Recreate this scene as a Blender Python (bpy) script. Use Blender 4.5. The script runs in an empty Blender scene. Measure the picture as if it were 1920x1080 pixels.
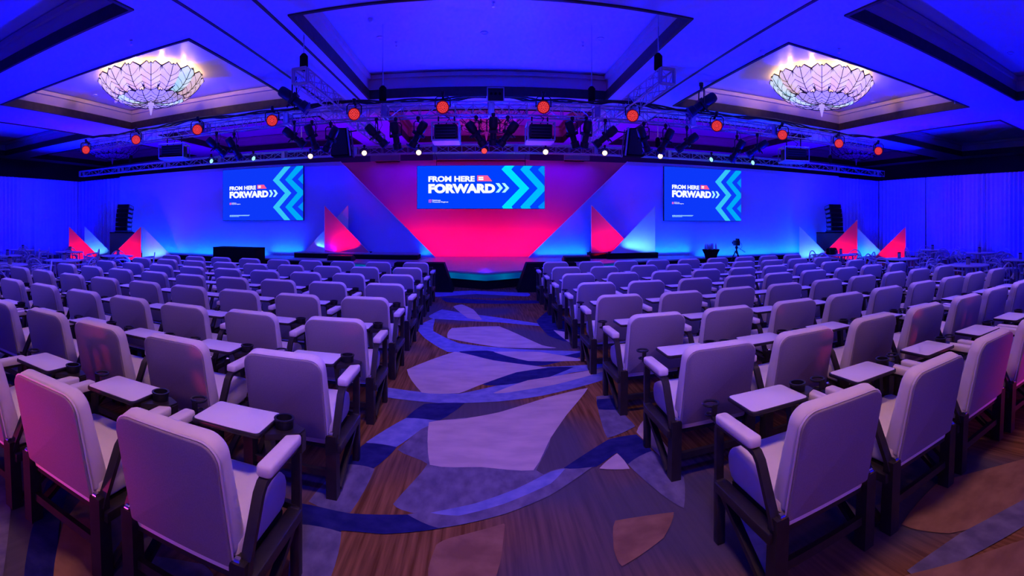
import bpy, bmesh, math, random
from mathutils import Vector, Matrix, Quaternion
PI = math.pi
random.seed(11)
sc = bpy.context.scene
COL = sc.collection

# ------------------------------------------------------------------ camera
F, U0, V0, EYE = 885.0, 904.0, 419.0, 1.70        # cylinder radius, forward column and horizon row (1920x1080), eye height
cd = bpy.data.cameras.new('camera'); cam = bpy.data.objects.new('camera', cd); COL.objects.link(cam)
cam.location = (0, 0, EYE); cam.rotation_euler = (PI/2, 0, 0)
cd.type = 'PANO'; cd.panorama_type = 'CENTRAL_CYLINDRICAL'
cd.central_cylindrical_range_u_min = -U0/F; cd.central_cylindrical_range_u_max = (1920-U0)/F
cd.central_cylindrical_range_v_min = -(1080-V0)/F; cd.central_cylindrical_range_v_max = V0/F
cd.central_cylindrical_radius = 1.0
sc.camera = cam
sc.view_settings.view_transform = 'Standard'; sc.view_settings.look = 'None'
sc.view_settings.gamma = 1.0; sc.view_settings.use_curve_mapping = False
sc.view_settings.exposure = 0.0
sc.cycles.use_adaptive_sampling = True; sc.cycles.adaptive_threshold = .15; sc.cycles.max_bounces = 3; sc.cycles.diffuse_bounces = 2; sc.cycles.glossy_bounces = 2; sc.cycles.transmission_bounces = 1

# ------------------------------------------------------------------ world
w = bpy.data.worlds.new('world'); sc.world = w; w.use_nodes = True
w.node_tree.nodes['Background'].inputs[0].default_value = (0.002, 0.002, 0.02, 1)
w.node_tree.nodes['Background'].inputs[1].default_value = 1.0

# ------------------------------------------------------------------ lights
def aim(o, tgt):
    d = Vector(tgt) - o.location
    o.rotation_euler = d.to_track_quat('-Z', 'Y').to_euler()
def spot(name, loc, tgt, power, color, angle=100, blend=.8, radius=.12):
    l = bpy.data.lights.new(name, 'SPOT'); l.energy = power; l.color = color
    l.spot_size = math.radians(angle); l.spot_blend = blend; l.shadow_soft_size = radius
    o = bpy.data.objects.new(name, l); COL.objects.link(o); o.location = loc; aim(o, tgt); return o
def strip(name, loc, tgt, length, width, power, color, spread=120, along=(1, 0, 0)):
    l = bpy.data.lights.new(name, 'AREA'); l.shape = 'RECTANGLE'; l.size = length; l.size_y = width
    l.energy = power; l.color = color; l.spread = math.radians(spread)
    o = bpy.data.objects.new(name, l); COL.objects.link(o); o.location = loc
    z = -(Vector(tgt) - Vector(loc)).normalized(); x = Vector(along).normalized()
    x = (x - z * x.dot(z)).normalized(); y = z.cross(x)
    o.rotation_euler = Matrix((x, y, z)).transposed().to_euler(); return o

BLUE = (.0, .0015, 1.0); DEEP = (.0, .0, 1.0); AZURE = (.0, .26, 1.0); ICE = (.08, .40, 1.0); RED = (1.0, .0, .030); WARM = (1.0, .50, .40)
# blue LED uplights standing on the floor around the room and washing the ceiling
for (x, y, p) in [(-17.0, 13.5, 2000), (17.0, 13.5, 2000), (-16.5, 5.5, 1300), (16.5, 5.5, 1300), (-8.6, 9.5, 3600), (8.6, 9.5, 3600),
                  (-8.8, 2.0, 500), (8.8, 2.0, 500)]:
    spot('ceiling_uplight', (x, y, .5), (x*.97, y+.4, 6), p, BLUE, 130, 1.0, .15)
spot('ceiling_uplight', (0.1, 15.9, .9), (0.1, 10.5, 6.4), 6000, (.0, .005, 1.0), 110, 1.0, .15)
spot('ceiling_uplight', (0.1, 5.0, .2), (0.1, 8.0, 6.0), 350, BLUE, 100, 1.0, .15)
# uplights hidden behind the backdrop tint the ceiling beyond it
for x, c in ((-12.5, (.05, .0, 1.0)), (-5.0, (.12, .0, 1.0)), (5.2, (.12, .0, 1.0)), (12.5, (.05, .0, 1.0))):
    spot('backstage_uplight', (x, 20.5, .3), (x*.95, 19.6, 6), 1500, c, 125, 1.0, .15)
for x in (-19.4, 19.8): spot('backstage_uplight', (x, 19.2, .3), (x, 19.7, 6), 700, (.02, .0, 1.0), 100, 1.0, .15)
spot('backstage_uplight', (.1, 18.6, 2.6), (.1, 19.4, 6), 160, (1.0, .02, .05), 140, 1.0, .1)
# added blue fill bounced off the rear wall onto the chair backs
for x in (-16, -9.6, -3.2, 3.2, 9.6, 16):
    spot('rear_blue_fill', (x, -7.9, .15), (x, -9.4, 2.2), 1150, (.001, .001, 1.0), 140, 1.0, .1)
# added blue fill from ceiling height for the middle and far rows
for x in (-7.5, 0, 7.5):
    spot('seating_blue_fill', (x, 3.4, 5.6), (x*.85, 9.2, .5), 1500, (.03, .03, 1.0), 75, 1.0, .3)
    spot('seating_blue_fill', (x*.9, -.6, 5.6), (x*.75, 5.2, .5), 1600, (.02, .02, 1.0), 58, 1.0, .3)
# deep blue LED battens behind the flats that graze the whole height of the backdrop
for x0, x1, z in [(-16.4, -8.4, .26), (-8.2, -1.9, .46), (1.9, 8.1, .46), (8.3, 16.0, .26)]:
    strip('deep_batten', ((x0+x1)/2, 16.96, z), ((x0+x1)/2, 17.20, 2.6), x1-x0, .06, 16*(x1-x0), DEEP, 100)
    strip('deep_batten', ((x0+x1)/2, 16.98, 4.10), ((x0+x1)/2, 17.20, 2.6), x1-x0, .06, 6*(x1-x0), DEEP, 90)
strip('backdrop_wash', (0, 17.45, 4.05), (0, 18.0, 3.2), 8.5, .1, 75, (.03, .0, 1.0), 120)
# side drape wash
for (x, y) in [(sx, y) for sx in (-18.3, 18.0) for y in (15.2, 12.2, 9.0, 5.8, 2.6, -.6, -3.8)]:
    spot('drape_uplight', (x, y, .15), (x + math.copysign(1.35, x), y, 2.6), 700, (.0, .0, 1.0), 140, 1.0, .1)
# azure LED battens along the foot of the backdrop
for x0, x1 in [(-16.2, -12.2), (-12.1, -8.4), (8.4, 12.1), (12.2, 15.8)]:
    strip('azure_batten', ((x0+x1)/2, 17.02, .26), ((x0+x1)/2, 17.22, 1.0), x1-x0, .06, 23, AZURE, 110)
for x0, x1 in [(-8.2, -5.9), (-4.3, -1.9), (2.0, 4.2), (6.0, 8.1)]:
    strip('azure_batten', ((x0+x1)/2, 17.05, .47), ((x0+x1)/2, 17.20, 1.0), x1-x0, .06, 12, AZURE, 110)
# red LED batten under the centre panel
strip('red_batten', (0, 17.42, .48), (0, 18.0, 1.25), 6.4, .10, 78, RED, 140)
# warm house downlights over the seating
for (x, y, p) in [(0.2, 1.2, 420), (-5.5, 1.4, 300), (5.7, 1.4, 300), (0.2, 6.6, 200), (-5.5, 6.6, 140), (5.7, 6.6, 140)]:
    spot('house_light', (x, y, 5.6), (x, y+.3, 0), p, WARM, 110, 1.0, .4)
# added rosy fill from the rear for the chair backs, and two pink floor uplights behind the outermost chairs
spot('rear_fill', (0.2, -5.5, 4.6), (0, 1.2, .5), 330, (1.0, .36, .36), 52, 1.0, .5)
spot('pink_uplight', (-3.7, -1.2, .35), (-2.35, 1.45, .62), 260, (1.0, .04, .24), 36, 1.0, .12)
spot('pink_uplight', (5.6, -.9, .35), (4.0, 1.7, .62), 260, (1.0, .04, .24), 36, 1.0, .12)

# ------------------------------------------------------------------ materials
MATS = {}
def mat(name, color, rough=.6, metal=0, spec=.3, noise=0, nscale=20, emit=None, estr=0, bump=0, trans=0):
    if name in MATS: return MATS[name]
    m = bpy.data.materials.new(name); m.use_nodes = True; MATS[name] = m
    nt = m.node_tree; b = nt.nodes['Principled BSDF']
    b.inputs['Base Color'].default_value = (*color, 1); b.inputs['Roughness'].default_value = rough
    b.inputs['Metallic'].default_value = metal; b.inputs['Specular IOR Level'].default_value = spec
    if emit: b.inputs['Emission Color'].default_value = (*emit, 1); b.inputs['Emission Strength'].default_value = estr
    if noise or bump:
        tc = nt.nodes.new('ShaderNodeTexCoord'); n = nt.nodes.new('ShaderNodeTexNoise'); n.inputs['Scale'].default_value = nscale; n.inputs['Detail'].default_value = 5
        nt.links.new(tc.outputs['Object'], n.inputs['Vector'])
        if noise:
            r = nt.nodes.new('ShaderNodeValToRGB'); r.color_ramp.elements[0].position = .3; r.color_ramp.elements[1].position = .7
            r.color_ramp.elements[0].color = (*[c*(1-noise) for c in color], 1); r.color_ramp.elements[1].color = (*[min(1, c*(1+noise)) for c in color], 1)
            nt.links.new(n.outputs['Fac'], r.inputs['Fac']); nt.links.new(r.outputs['Color'], b.inputs['Base Color'])
        if bump:
            bp = nt.nodes.new('ShaderNodeBump'); bp.inputs['Strength'].default_value = bump; bp.inputs['Distance'].default_value = .004
            nt.links.new(n.outputs['Fac'], bp.inputs['Height']); nt.links.new(bp.outputs['Normal'], b.inputs['Normal'])
    return m
def emis(name, color, strength=1.0):
    if name in MATS: return MATS[name]
    m = bpy.data.materials.new(name); m.use_nodes = True; MATS[name] = m
    nt = m.node_tree; nt.nodes.clear(); e = nt.nodes.new('ShaderNodeEmission'); o = nt.nodes.new('ShaderNodeOutputMaterial')
    e.inputs[0].default_value = (*color, 1); e.inputs[1].default_value = strength; nt.links.new(e.outputs[0], o.inputs[0])
    if name not in ('screen_blue', 'projected_blue') and hasattr(m, 'cycles'): m.cycles.emission_sampling = 'NONE'
    return m
def stripes(name, c1, c2, sx=60, sy=2.0, patch=None, pscale=.5):
    """woven carpet: fine streaks that run along the pile, with slow patches of a second tone"""
    if name in MATS: return MATS[name]
    m = bpy.data.materials.new(name); m.use_nodes = True; MATS[name] = m
    nt = m.node_tree; b = nt.nodes['Principled BSDF']; b.inputs['Roughness'].default_value = .95; b.inputs['Specular IOR Level'].default_value = .05
    tc = nt.nodes.new('ShaderNodeTexCoord'); mp = nt.nodes.new('ShaderNodeMapping'); mp.inputs['Scale'].default_value = (sx, sy, 1)
    n = nt.nodes.new('ShaderNodeTexNoise'); n.inputs['Scale'].default_value = 1; n.inputs['Detail'].default_value = 4
    r = nt.nodes.new('ShaderNodeValToRGB'); r.color_ramp.elements[0].position = .35; r.color_ramp.elements[1].position = .65
    r.color_ramp.elements[0].color = (*c1, 1); r.color_ramp.elements[1].color = (*c2, 1)
    nt.links.new(tc.outputs['Object'], mp.inputs[0]); nt.links.new(mp.outputs[0], n.inputs['Vector']); nt.links.new(n.outputs['Fac'], r.inputs['Fac'])
    out = r.outputs['Color']
    if patch:
        n2 = nt.nodes.new('ShaderNodeTexNoise'); n2.inputs['Scale'].default_value = pscale; n2.inputs['Detail'].default_value = 1.0
        nt.links.new(tc.outputs['Object'], n2.inputs['Vector'])
        r2 = nt.nodes.new('ShaderNodeValToRGB'); r2.color_ramp.elements[0].position = .47; r2.color_ramp.elements[1].position = .55
        nt.links.new(n2.outputs['Fac'], r2.inputs['Fac'])
        mx = nt.nodes.new('ShaderNodeMix'); mx.data_type = 'RGBA'
        nt.links.new(r2.outputs['Color'], mx.inputs['Factor']); nt.links.new(out, mx.inputs['A'])
        mul = nt.nodes.new('ShaderNodeMix'); mul.data_type = 'RGBA'; mul.blend_type = 'MULTIPLY'; mul.inputs['Factor'].default_value = 1.0
        r3 = nt.nodes.new('ShaderNodeValToRGB'); r3.color_ramp.elements[0].color = (.75, .75, .75, 1); r3.color_ramp.elements[1].color = (1.2, 1.2, 1.2, 1)
        nt.links.new(n.outputs['Fac'], r3.inputs['Fac']); nt.links.new(r3.outputs['Color'], mul.inputs['A']); mul.inputs['B'].default_value = (*patch, 1)
        nt.links.new(mul.outputs['Result'], mx.inputs['B']); out = mx.outputs['Result']
    bp = nt.nodes.new('ShaderNodeBump'); bp.inputs['Strength'].default_value = .25; bp.inputs['Distance'].default_value = .003
    n3 = nt.nodes.new('ShaderNodeTexNoise'); n3.inputs['Scale'].default_value = 220; nt.links.new(tc.outputs['Object'], n3.inputs['Vector'])
    nt.links.new(n3.outputs['Fac'], bp.inputs['Height']); nt.links.new(bp.outputs['Normal'], b.inputs['Normal'])
    nt.links.new(out, b.inputs['Base Color']); return m

M_ceil = mat('ceiling_plaster', (.62, .66, .84), .85, spec=.1, noise=.02, nscale=.6)  # blue of the uplighting partly put into the plaster colour, dulling warm bounce
M_cpanel = mat('coffer_silver_leaf', (.70, .70, .74), .34, spec=.4, noise=.05, nscale=.8)
M_cream = mat('cream_band', (.66, .56, .46), .7, spec=.15, noise=.03, nscale=3)
M_wood = mat('dark_wood_moulding', (.055, .032, .026), .5, spec=.3, noise=.25, nscale=6)
M_wall = mat('dark_wall', (.10, .09, .10), .8, noise=.05, nscale=3)
M_cloth = mat('white_stretch_fabric', (.82, .82, .84), .9, spec=.05, noise=.015, nscale=1.2)
M_drape = mat('sheer_drape', (.50, .54, .80), .9, spec=.05, noise=.08, nscale=1.5)  # white drape tinted with its blue lighting so red spill shows less
M_wing = mat('blue_lit_stretch_fabric', (.42, .50, .86), .9, spec=.05, noise=.015, nscale=1.2)  # blue light put into the fabric colour to hold back red spill
M_redlit = mat('red_lit_stretch_fabric', (.84, .20, .30), .9, spec=.05, noise=.015, nscale=1.2)  # red light put into the fabric colour so blue ambient shows less
M_black = mat('black_cloth', (.008, .008, .011), .9, spec=.05, noise=.2, nscale=9)
M_bplastic = mat('black_plastic', (.014, .014, .018), .45, spec=.35, noise=.1, nscale=30)
M_alu = mat('truss_aluminium', (.46, .47, .52), .40, metal=.85, spec=.4, noise=.06, nscale=14)
M_fabric = mat('greige_weave', (.34, .30, .305), .9, spec=.05, noise=.06, nscale=160, bump=.25)
M_vinyl = mat('cream_vinyl', (.84, .77, .74), .5, spec=.25, noise=.02, nscale=12)
M_frame = mat('black_stained_frame', (.022, .018, .020), .42, spec=.4, noise=.25, nscale=22)
M_tray = mat('white_laminate', (.83, .80, .82), .35, spec=.35, noise=.012, nscale=6)
M_white = mat('white_plastic', (.72, .72, .76), .4, spec=.35, noise=.02, nscale=9)
M_grey = mat('grey_ceramic', (.42, .38, .38), .4, spec=.35, noise=.06, nscale=15)
M_deck = mat('stage_deck', (.30, .28, .30), .45, spec=.35, noise=.06, nscale=2)
M_steel = mat('chrome_pin', (.7, .7, .72), .25, metal=1, noise=.05, nscale=20)
M_lead = mat('lead_came', (.03, .015, .02), .5, noise=.2, nscale=30)
E_red = emis('red_led', (1.0, .06, .07), 1.25); E_reddim = mat('red_led_lens', (.12, .01, .01), .25, emit=(1, .02, .02), estr=.30, noise=.1, nscale=40)
E_wht = emis('white_led', (1.0, .72, .62), 1.6); E_cyan = emis('cyan_led', (.35, .85, 1.0), 1.3)

# ------------------------------------------------------------------ mesh helpers
class MB:
    def __init__(s): s.v = []; s.f = []
    def add(s, vs, fs):
        k = len(s.v); s.v += [tuple(p) for p in vs]; s.f += [tuple(i+k for i in f) for f in fs]; return s
    def box(s, x0, x1, y0, y1, z0, z1):
        return s.add([(x0,y0,z0),(x1,y0,z0),(x1,y1,z0),(x0,y1,z0),(x0,y0,z1),(x1,y0,z1),(x1,y1,z1),(x0,y1,z1)],
                     [(3,2,1,0),(4,5,6,7),(0,1,5,4),(1,2,6,5),(2,3,7,6),(3,0,4,7)])
    def bar(s, a, b, wx, wy, up=(0,0,1)):
        a = Vector(a); b = Vector(b); z = (b-a).normalized(); u = Vector(up)
        if abs(z.dot(u)) > .98: u = Vector((0,1,0))
        x = u.cross(z).normalized(); y = z.cross(x)
        vs = [p + x*sx*wx/2 + y*sy*wy/2 for p in (a, b) for sx, sy in ((-1,-1),(1,-1),(1,1),(-1,1))]
        return s.add(vs, [(3,2,1,0),(4,5,6,7),(0,1,5,4),(1,2,6,5),(2,3,7,6),(3,0,4,7)])
    def tube(s, pts, r, n=8, caps=True, closed=False):
        pts = [Vector(p) for p in pts]; rr = r if isinstance(r, (list, tuple)) else [r]*len(pts)
        rings = []; m = len(pts); ref = None
        for i, p in enumerate(pts):
            if closed: t = (pts[(i+1) % m] - pts[i-1])
            else: t = pts[min(i+1, m-1)] - pts[max(i-1, 0)]
            t.normalize()
            if ref is None: ref = Vector((0,0,1)) if abs(t.z) < .9 else Vector((0,1,0))
            x = ref.cross(t)
            if x.length < 1e-4: x = Vector((1,0,0)).cross(t)
            x.normalize(); y = t.cross(x); ref = y
            rings.append([p + (x*math.cos(2*PI*k/n) + y*math.sin(2*PI*k/n))*rr[i] for k in range(n)])
        vs = [q for R in rings for q in R]; fs = []
        for i in range(m if closed else m-1):
            j = (i+1) % m
            for k in range(n): fs.append((i*n+k, i*n+(k+1) % n, j*n+(k+1) % n, j*n+k))
        if caps and not closed: fs.append(tuple(range(n-1, -1, -1))); fs.append(tuple((m-1)*n+k for k in range(n)))
        return s.add(vs, fs)
    def lathe(s, prof, n=20, M=None):
        vs = []; fs = []
        for (r, z) in prof:
            for k in range(n):
                p = Vector((r*math.cos(2*PI*k/n), r*math.sin(2*PI*k/n), z)); vs.append(M @ p if M else p)
        for i in range(len(prof)-1):
            for k in range(n): fs.append((i*n+k, i*n+(k+1) % n, (i+1)*n+(k+1) % n, (i+1)*n+k))
        if prof[0][0] > 1e-6: fs.append(tuple(range(n-1, -1, -1)))
        if prof[-1][0] > 1e-6: fs.append(tuple((len(prof)-1)*n+k for k in range(n)))
        return s.add(vs, fs)
    def prism(s, poly, a, b, ax='y'):
        """2-D polygon extruded from a to b; ax is the extrusion axis (poly in the other two axes)"""
        n = len(poly)
        def P(p, t): return (p[0], t, p[1]) if ax == 'y' else ((t, p[0], p[1]) if ax == 'x' else (p[0], p[1], t))
        vs = [P(p, a) for p in poly] + [P(p, b) for p in poly]
        return s.add(vs, [tuple(range(n)), tuple(range(2*n-1, n-1, -1))] + [(i, n+i, n+(i+1) % n, (i+1) % n) for i in range(n)])
    def pillow(s, poly, a, b, bev, ax='y', fn=None):
        """prism with softened rims"""
        c = Vector((sum(p[0] for p in poly)/len(poly), sum(p[1] for p in poly)/len(poly)))
        n = len(poly); sg = 1 if b > a else -1
        def inset(d):
            out = []
            for i in range(n):
                p0 = Vector(poly[i-1]); p1 = Vector(poly[i]); p2 = Vector(poly[(i+1) % n])
                e1 = (p1-p0).normalized(); e2 = (p2-p1).normalized(); nn = Vector((-(e1.y+e2.y), e1.x+e2.x))
                if nn.length < 1e-6: nn = c - p1
                nn.normalize()
                if nn.dot(c-p1) < 0: nn = -nn
                out.append(p1 + nn*d)
            return out
        lay = [(a, bev), (a+sg*bev*.3, bev*.35), (a+sg*bev, 0), (b-sg*bev, 0), (b-sg*bev*.3, bev*.35), (b, bev)]
        def P(p, t):
            q = Vector((p[0], t, p[1])) if ax == 'y' else (Vector((t, p[0], p[1])) if ax == 'x' else Vector((p[0], p[1], t)))
            return fn(q) if fn else q
        vs = [P(p, t) for (t, d) in lay for p in inset(d)]; fs = []
        for i in range(len(lay)-1):
            for k in range(n): fs.append((i*n+k, (i+1)*n+k, (i+1)*n+(k+1) % n, i*n+(k+1) % n))
        fs.append(tuple(range(n))); fs.append(tuple((len(lay)-1)*n+k for k in range(n-1, -1, -1)))
        return s.add(vs, fs)
    def mesh(s, name, m, smooth=None):
        me = bpy.data.meshes.new(name); me.from_pydata(s.v, [], s.f); me.materials.append(m)
        bm = bmesh.new(); bm.from_mesh(me); bmesh.ops.recalc_face_normals(bm, faces=bm.faces); bm.to_mesh(me); bm.free()
        if smooth: me.shade_smooth(); me.set_sharp_from_angle(angle=math.radians(smooth))
        me.update(); return me
def obj(name, me, parent=None, loc=(0,0,0), rot=None):
    o = bpy.data.objects.new(name, me); COL.objects.link(o); o.location = loc
    if rot is not None: o.rotation_euler = rot
    if parent: o.parent = parent
    return o
def tag(o, label, cat=None, group=None, kind=None):
    o['label'] = label
    if cat: o['category'] = cat
    if group: o['group'] = group
    if kind: o['kind'] = kind
    return o
def thing(name, label, cat, loc=(0,0,0), rz=0, group=None, kind=None):
    o = bpy.data.objects.new(name, None); COL.objects.link(o); o.empty_display_size = .1
    o.location = loc; o.rotation_euler = (0, 0, rz); return tag(o, label, cat, group, kind)
def polar(u, r, z): t = (u-U0)/F; return Vector((r*math.sin(t), r*math.cos(t), z))
def onplane(u, v, Y):                         # point of the plane y = Y seen in column u, row v
    t = (u-U0)/F; r = Y/math.cos(t); return Vector((Y*math.tan(t), Y, EYE - (v-V0)/F*r))
def onz(u, v, z):                             # point of the level z seen in column u, row v
    t = (u-U0)/F; r = F*(EYE-z)/(v-V0); return Vector((r*math.sin(t), r*math.cos(t), z))
def rrect(x0, x1, z0, z1, r, n=5, rb=None):
    rb = r if rb is None else rb; out = []
    for cx, cz, a0, q in ((x1-rb, z0+rb, -PI/2, rb), (x1-r, z1-r, 0, r), (x0+r, z1-r, PI/2, r), (x0+rb, z0+rb, PI, rb)):
        for k in range(n+1): out.append((cx+q*math.cos(a0+k*PI/2/n), cz+q*math.sin(a0+k*PI/2/n)))
    return out
ORD = ['first', 'second', 'third', 'fourth', 'fifth', 'sixth', 'seventh', 'eighth', 'ninth', 'tenth', 'eleventh', 'twelfth', 'thirteenth', 'fourteenth']

# ================================================================== THE ROOM
X0, X1, Y0, Y1 = -24.6, 24.9, -9.5, 24.5
HC, HP = 5.70, 6.45
fl = obj('floor', MB().box(X0, X1, Y0, Y1, -.1, 0).mesh('floor', stripes('carpet_brown', (.11, .045, .018), (.26, .12, .055), 34, 1.6, patch=(.085, .07, .11), pscale=.42)))
tag(fl, 'brown and slate streaked ballroom carpet with large blue and lavender shapes', kind='structure')
for nm, b, lab in (('wall_left', (X0-.2, X0, Y0, Y1, 0, 7), 'dark side wall behind the left drapes'), ('wall_right', (X1, X1+.2, Y0, Y1, 0, 7), 'dark side wall behind the right drapes'),
                   ('wall_back', (X0-.2, X1+.2, Y1, Y1+.2, 0, 7), 'dark wall far behind the stage backdrop'), ('wall_front', (X0-.2, X1+.2, Y0-.2, Y0, 0, 7), 'pale wall at the rear of the audience')):
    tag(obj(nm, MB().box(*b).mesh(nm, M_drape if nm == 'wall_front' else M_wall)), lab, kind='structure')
# coffered ceiling
CXS = [.18+9.9*k for k in range(-2, 3)]; CYS = [-4.9, 3.3, 11.5, 19.7]; HX, HY = 3.78, 3.2
mb = MB(); xs = [X0]; ys = [Y0]
for c in CXS: xs += [max(X0, c-HX), min(X1, c+HX)]
for c in CYS: ys += [c-HY, c+HY]
xs.append(X1); ys.append(Y1)
for i in range(len(xs)-1):
    for j in range(len(ys)-1):
        if (i % 2 == 1 and j % 2 == 1) or xs[i+1]-xs[i] < .01: continue
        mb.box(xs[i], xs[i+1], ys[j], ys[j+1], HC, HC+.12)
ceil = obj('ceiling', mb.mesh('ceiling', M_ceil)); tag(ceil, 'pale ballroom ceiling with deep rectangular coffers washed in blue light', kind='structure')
def frame_ring(x0, x1, y0, y1, z0, z1, t):           # four mitred-looking boards around an opening, t wide towards the inside
    return MB().box(x0, x1, y0, y0+t, z0, z1).box(x0, x1, y1-t, y1, z0, z1).box(x0, x0+t, y0+t, y1-t, z0, z1).box(x1-t, x1, y0+t, y1-t, z0, z1)
for i, cx in enumerate(CXS):
    for j, cy in enumerate(CYS):
        a, b = max(X0, cx-HX), min(X1, cx+HX); c, d = cy-HY, cy+HY
        obj('coffer_band', frame_ring(a-.06, b+.06, c-.06, d+.06, HC+.10, HP+.05, .06).mesh('coffer_band', M_cream), ceil)
        obj('coffer_moulding', frame_ring(a-.02, b+.02, c-.02, d+.02, HC-.03, HC+.07, .07).mesh('coffer_moulding', M_wood), ceil)
        obj('coffer_moulding', frame_ring(a, b, c, d, HC+.07, HC+.26, .03).mesh('coffer_moulding', M_wood), ceil)
        obj('coffer_cornice', frame_ring(a, b, c, d, HP-.16, HP-.03, .10).mesh('coffer_cornice', M_cream), ceil)
        obj('coffer_panel', MB().box(a-.06, b+.06, c-.06, d+.06, HP, HP+.08).mesh('coffer_panel', M_cpanel), ceil)
# partition tracks in the ceiling beams
for x in (-5.12, -3.92, 5.48):
    obj('partition_track', MB().box(x-.035, x+.035, Y0+.5, 15.2, HC-.012, HC+.01).mesh('partition_track', M_wood), ceil)
# small ceiling devices
dm = MB().lathe([(.10, 0), (.10, -.02), (.075, -.025), (.07, -.012), (.01, -.012)], 16).mesh('downlight', M_white, 40)
sm = MB().lathe([(.04, 0), (.04, -.02), (.012, -.03), (.012, -.10), (.03, -.105), (.03, -.115), (0.001, -.115)], 10).mesh('sprinkler', M_steel, 40)
um = MB().lathe([(.07, 0), (.07, -.03), (.06, -.07), (.03, -.095), (0.001, -.10)], 16).mesh('smoke_detector', M_white, 40)
def dev(me, nm, u, v, z, lab, cat):
    t = (u-U0)/F; r = F*(z-EYE)/(V0-v); tag(obj(nm, me, None, (r*math.sin(t), r*math.cos(t), z)), lab, cat, nm.replace('_', ' ')+'s on the ceiling')
for u, v, lab in [(695, 35, 'round smoke sensor in centre coffer, upper left of photo'), (217, 189, 'pale round smoke sensor beside the left glass chandelier'), (1430, 95, 'round smoke sensor near corner of right chandelier coffer')]:
    dev(um, 'smoke_detector', u, v, HP if u != 1430 else HC, lab, 'detector')
for u, v, lab in [(713, 70, 'dark round downlight in centre coffer, left'), (1126, 72, 'dark round downlight in centre coffer, right'), (908, 61, 'dark round downlight in middle of centre coffer'), (433, 108, 'dark round downlight in left chandelier coffer, right of chandelier'),
                  (178, 178, 'dark round downlight in left chandelier coffer, left of chandelier'), (1638, 191, 'dark round downlight in right chandelier coffer, right of chandelier'), (1895, 99, 'large round downlight in dark coffer at far right')]:
    dev(dm, 'downlight', u, v, HP, lab, 'downlight')
for u, v, z, lab in [(743, 78, HP, 'small sprinkler head in centre coffer, left'), (1093, 78, HP, 'small sprinkler head in centre coffer, right'), (925, 3, HP, 'small sprinkler head in centre coffer at top edge of photo'), (246, 74, HC, 'small sprinkler head on beam above left chandelier'),
                     (1573, 90, HC, 'small sprinkler head on beam above right chandelier'), (1790, 188, HC, 'small sprinkler head on beam right of right chandelier')]:
    dev(sm, 'sprinkler', u, v, z, lab, 'sprinkler')

# ------------------------------------------------------------------ carpet shapes (inlaid pile)
C_blue = stripes('carpet_blue', (.13, .15, .42), (.20, .22, .52), 9, 9); C_navy = stripes('carpet_navy', (.010, .012, .10), (.022, .022, .15), 8, 10)
C_slate = stripes('carpet_slate', (.10, .09, .17), (.17, .15, .25), 12, 7); C_lav = stripes('carpet_lavender', (.42, .34, .37), (.52, .42, .44), 3, 7); C_tan = stripes('carpet_tan', (.20, .10, .07), (.28, .15, .10), 6, 8)
def Z(p): return (560+p[0]/1.8625, 500+p[1]/1.8625)
LEVEL = [0]
def inlay(poly, m, pix=True):
    LEVEL[0] += 1; top = .001 + .00009*LEVEL[0]
    pts = [onz(*Z(p), 0) for p in poly] if pix else [Vector((p[0], p[1], 0)) for p in poly]
    # soften long edges with a Catmull-Rom pass
    n = len(pts); out = []
    for i in range(n):
        a, b, c, d = pts[i-1], pts[i], pts[(i+1) % n], pts[(i+2) % n]
        out.append(b)
        for t in (.25, .5, .75):
            q = .5*((2*b) + (c-a)*t + (2*a-5*b+4*c-d)*t*t + (3*b-a-3*c+d)*t*t*t); l = b.lerp(c, t); out.append(l.lerp(q, .35))
    me = bpy.data.meshes.new('carpet_shape'); bm = bmesh.new()
    vs = [bm.verts.new((p.x, p.y, top)) for p in out]; bm.faces.new(vs)
    bmesh.ops.triangulate(bm, faces=bm.faces); bmesh.ops.recalc_face_normals(bm, faces=bm.faces)
    for f in bm.faces:
        if f.normal.z < 0: f.normal_flip()
    bm.to_mesh(me); bm.free(); me.materials.append(m); return obj('carpet_shape', me, fl)
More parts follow.
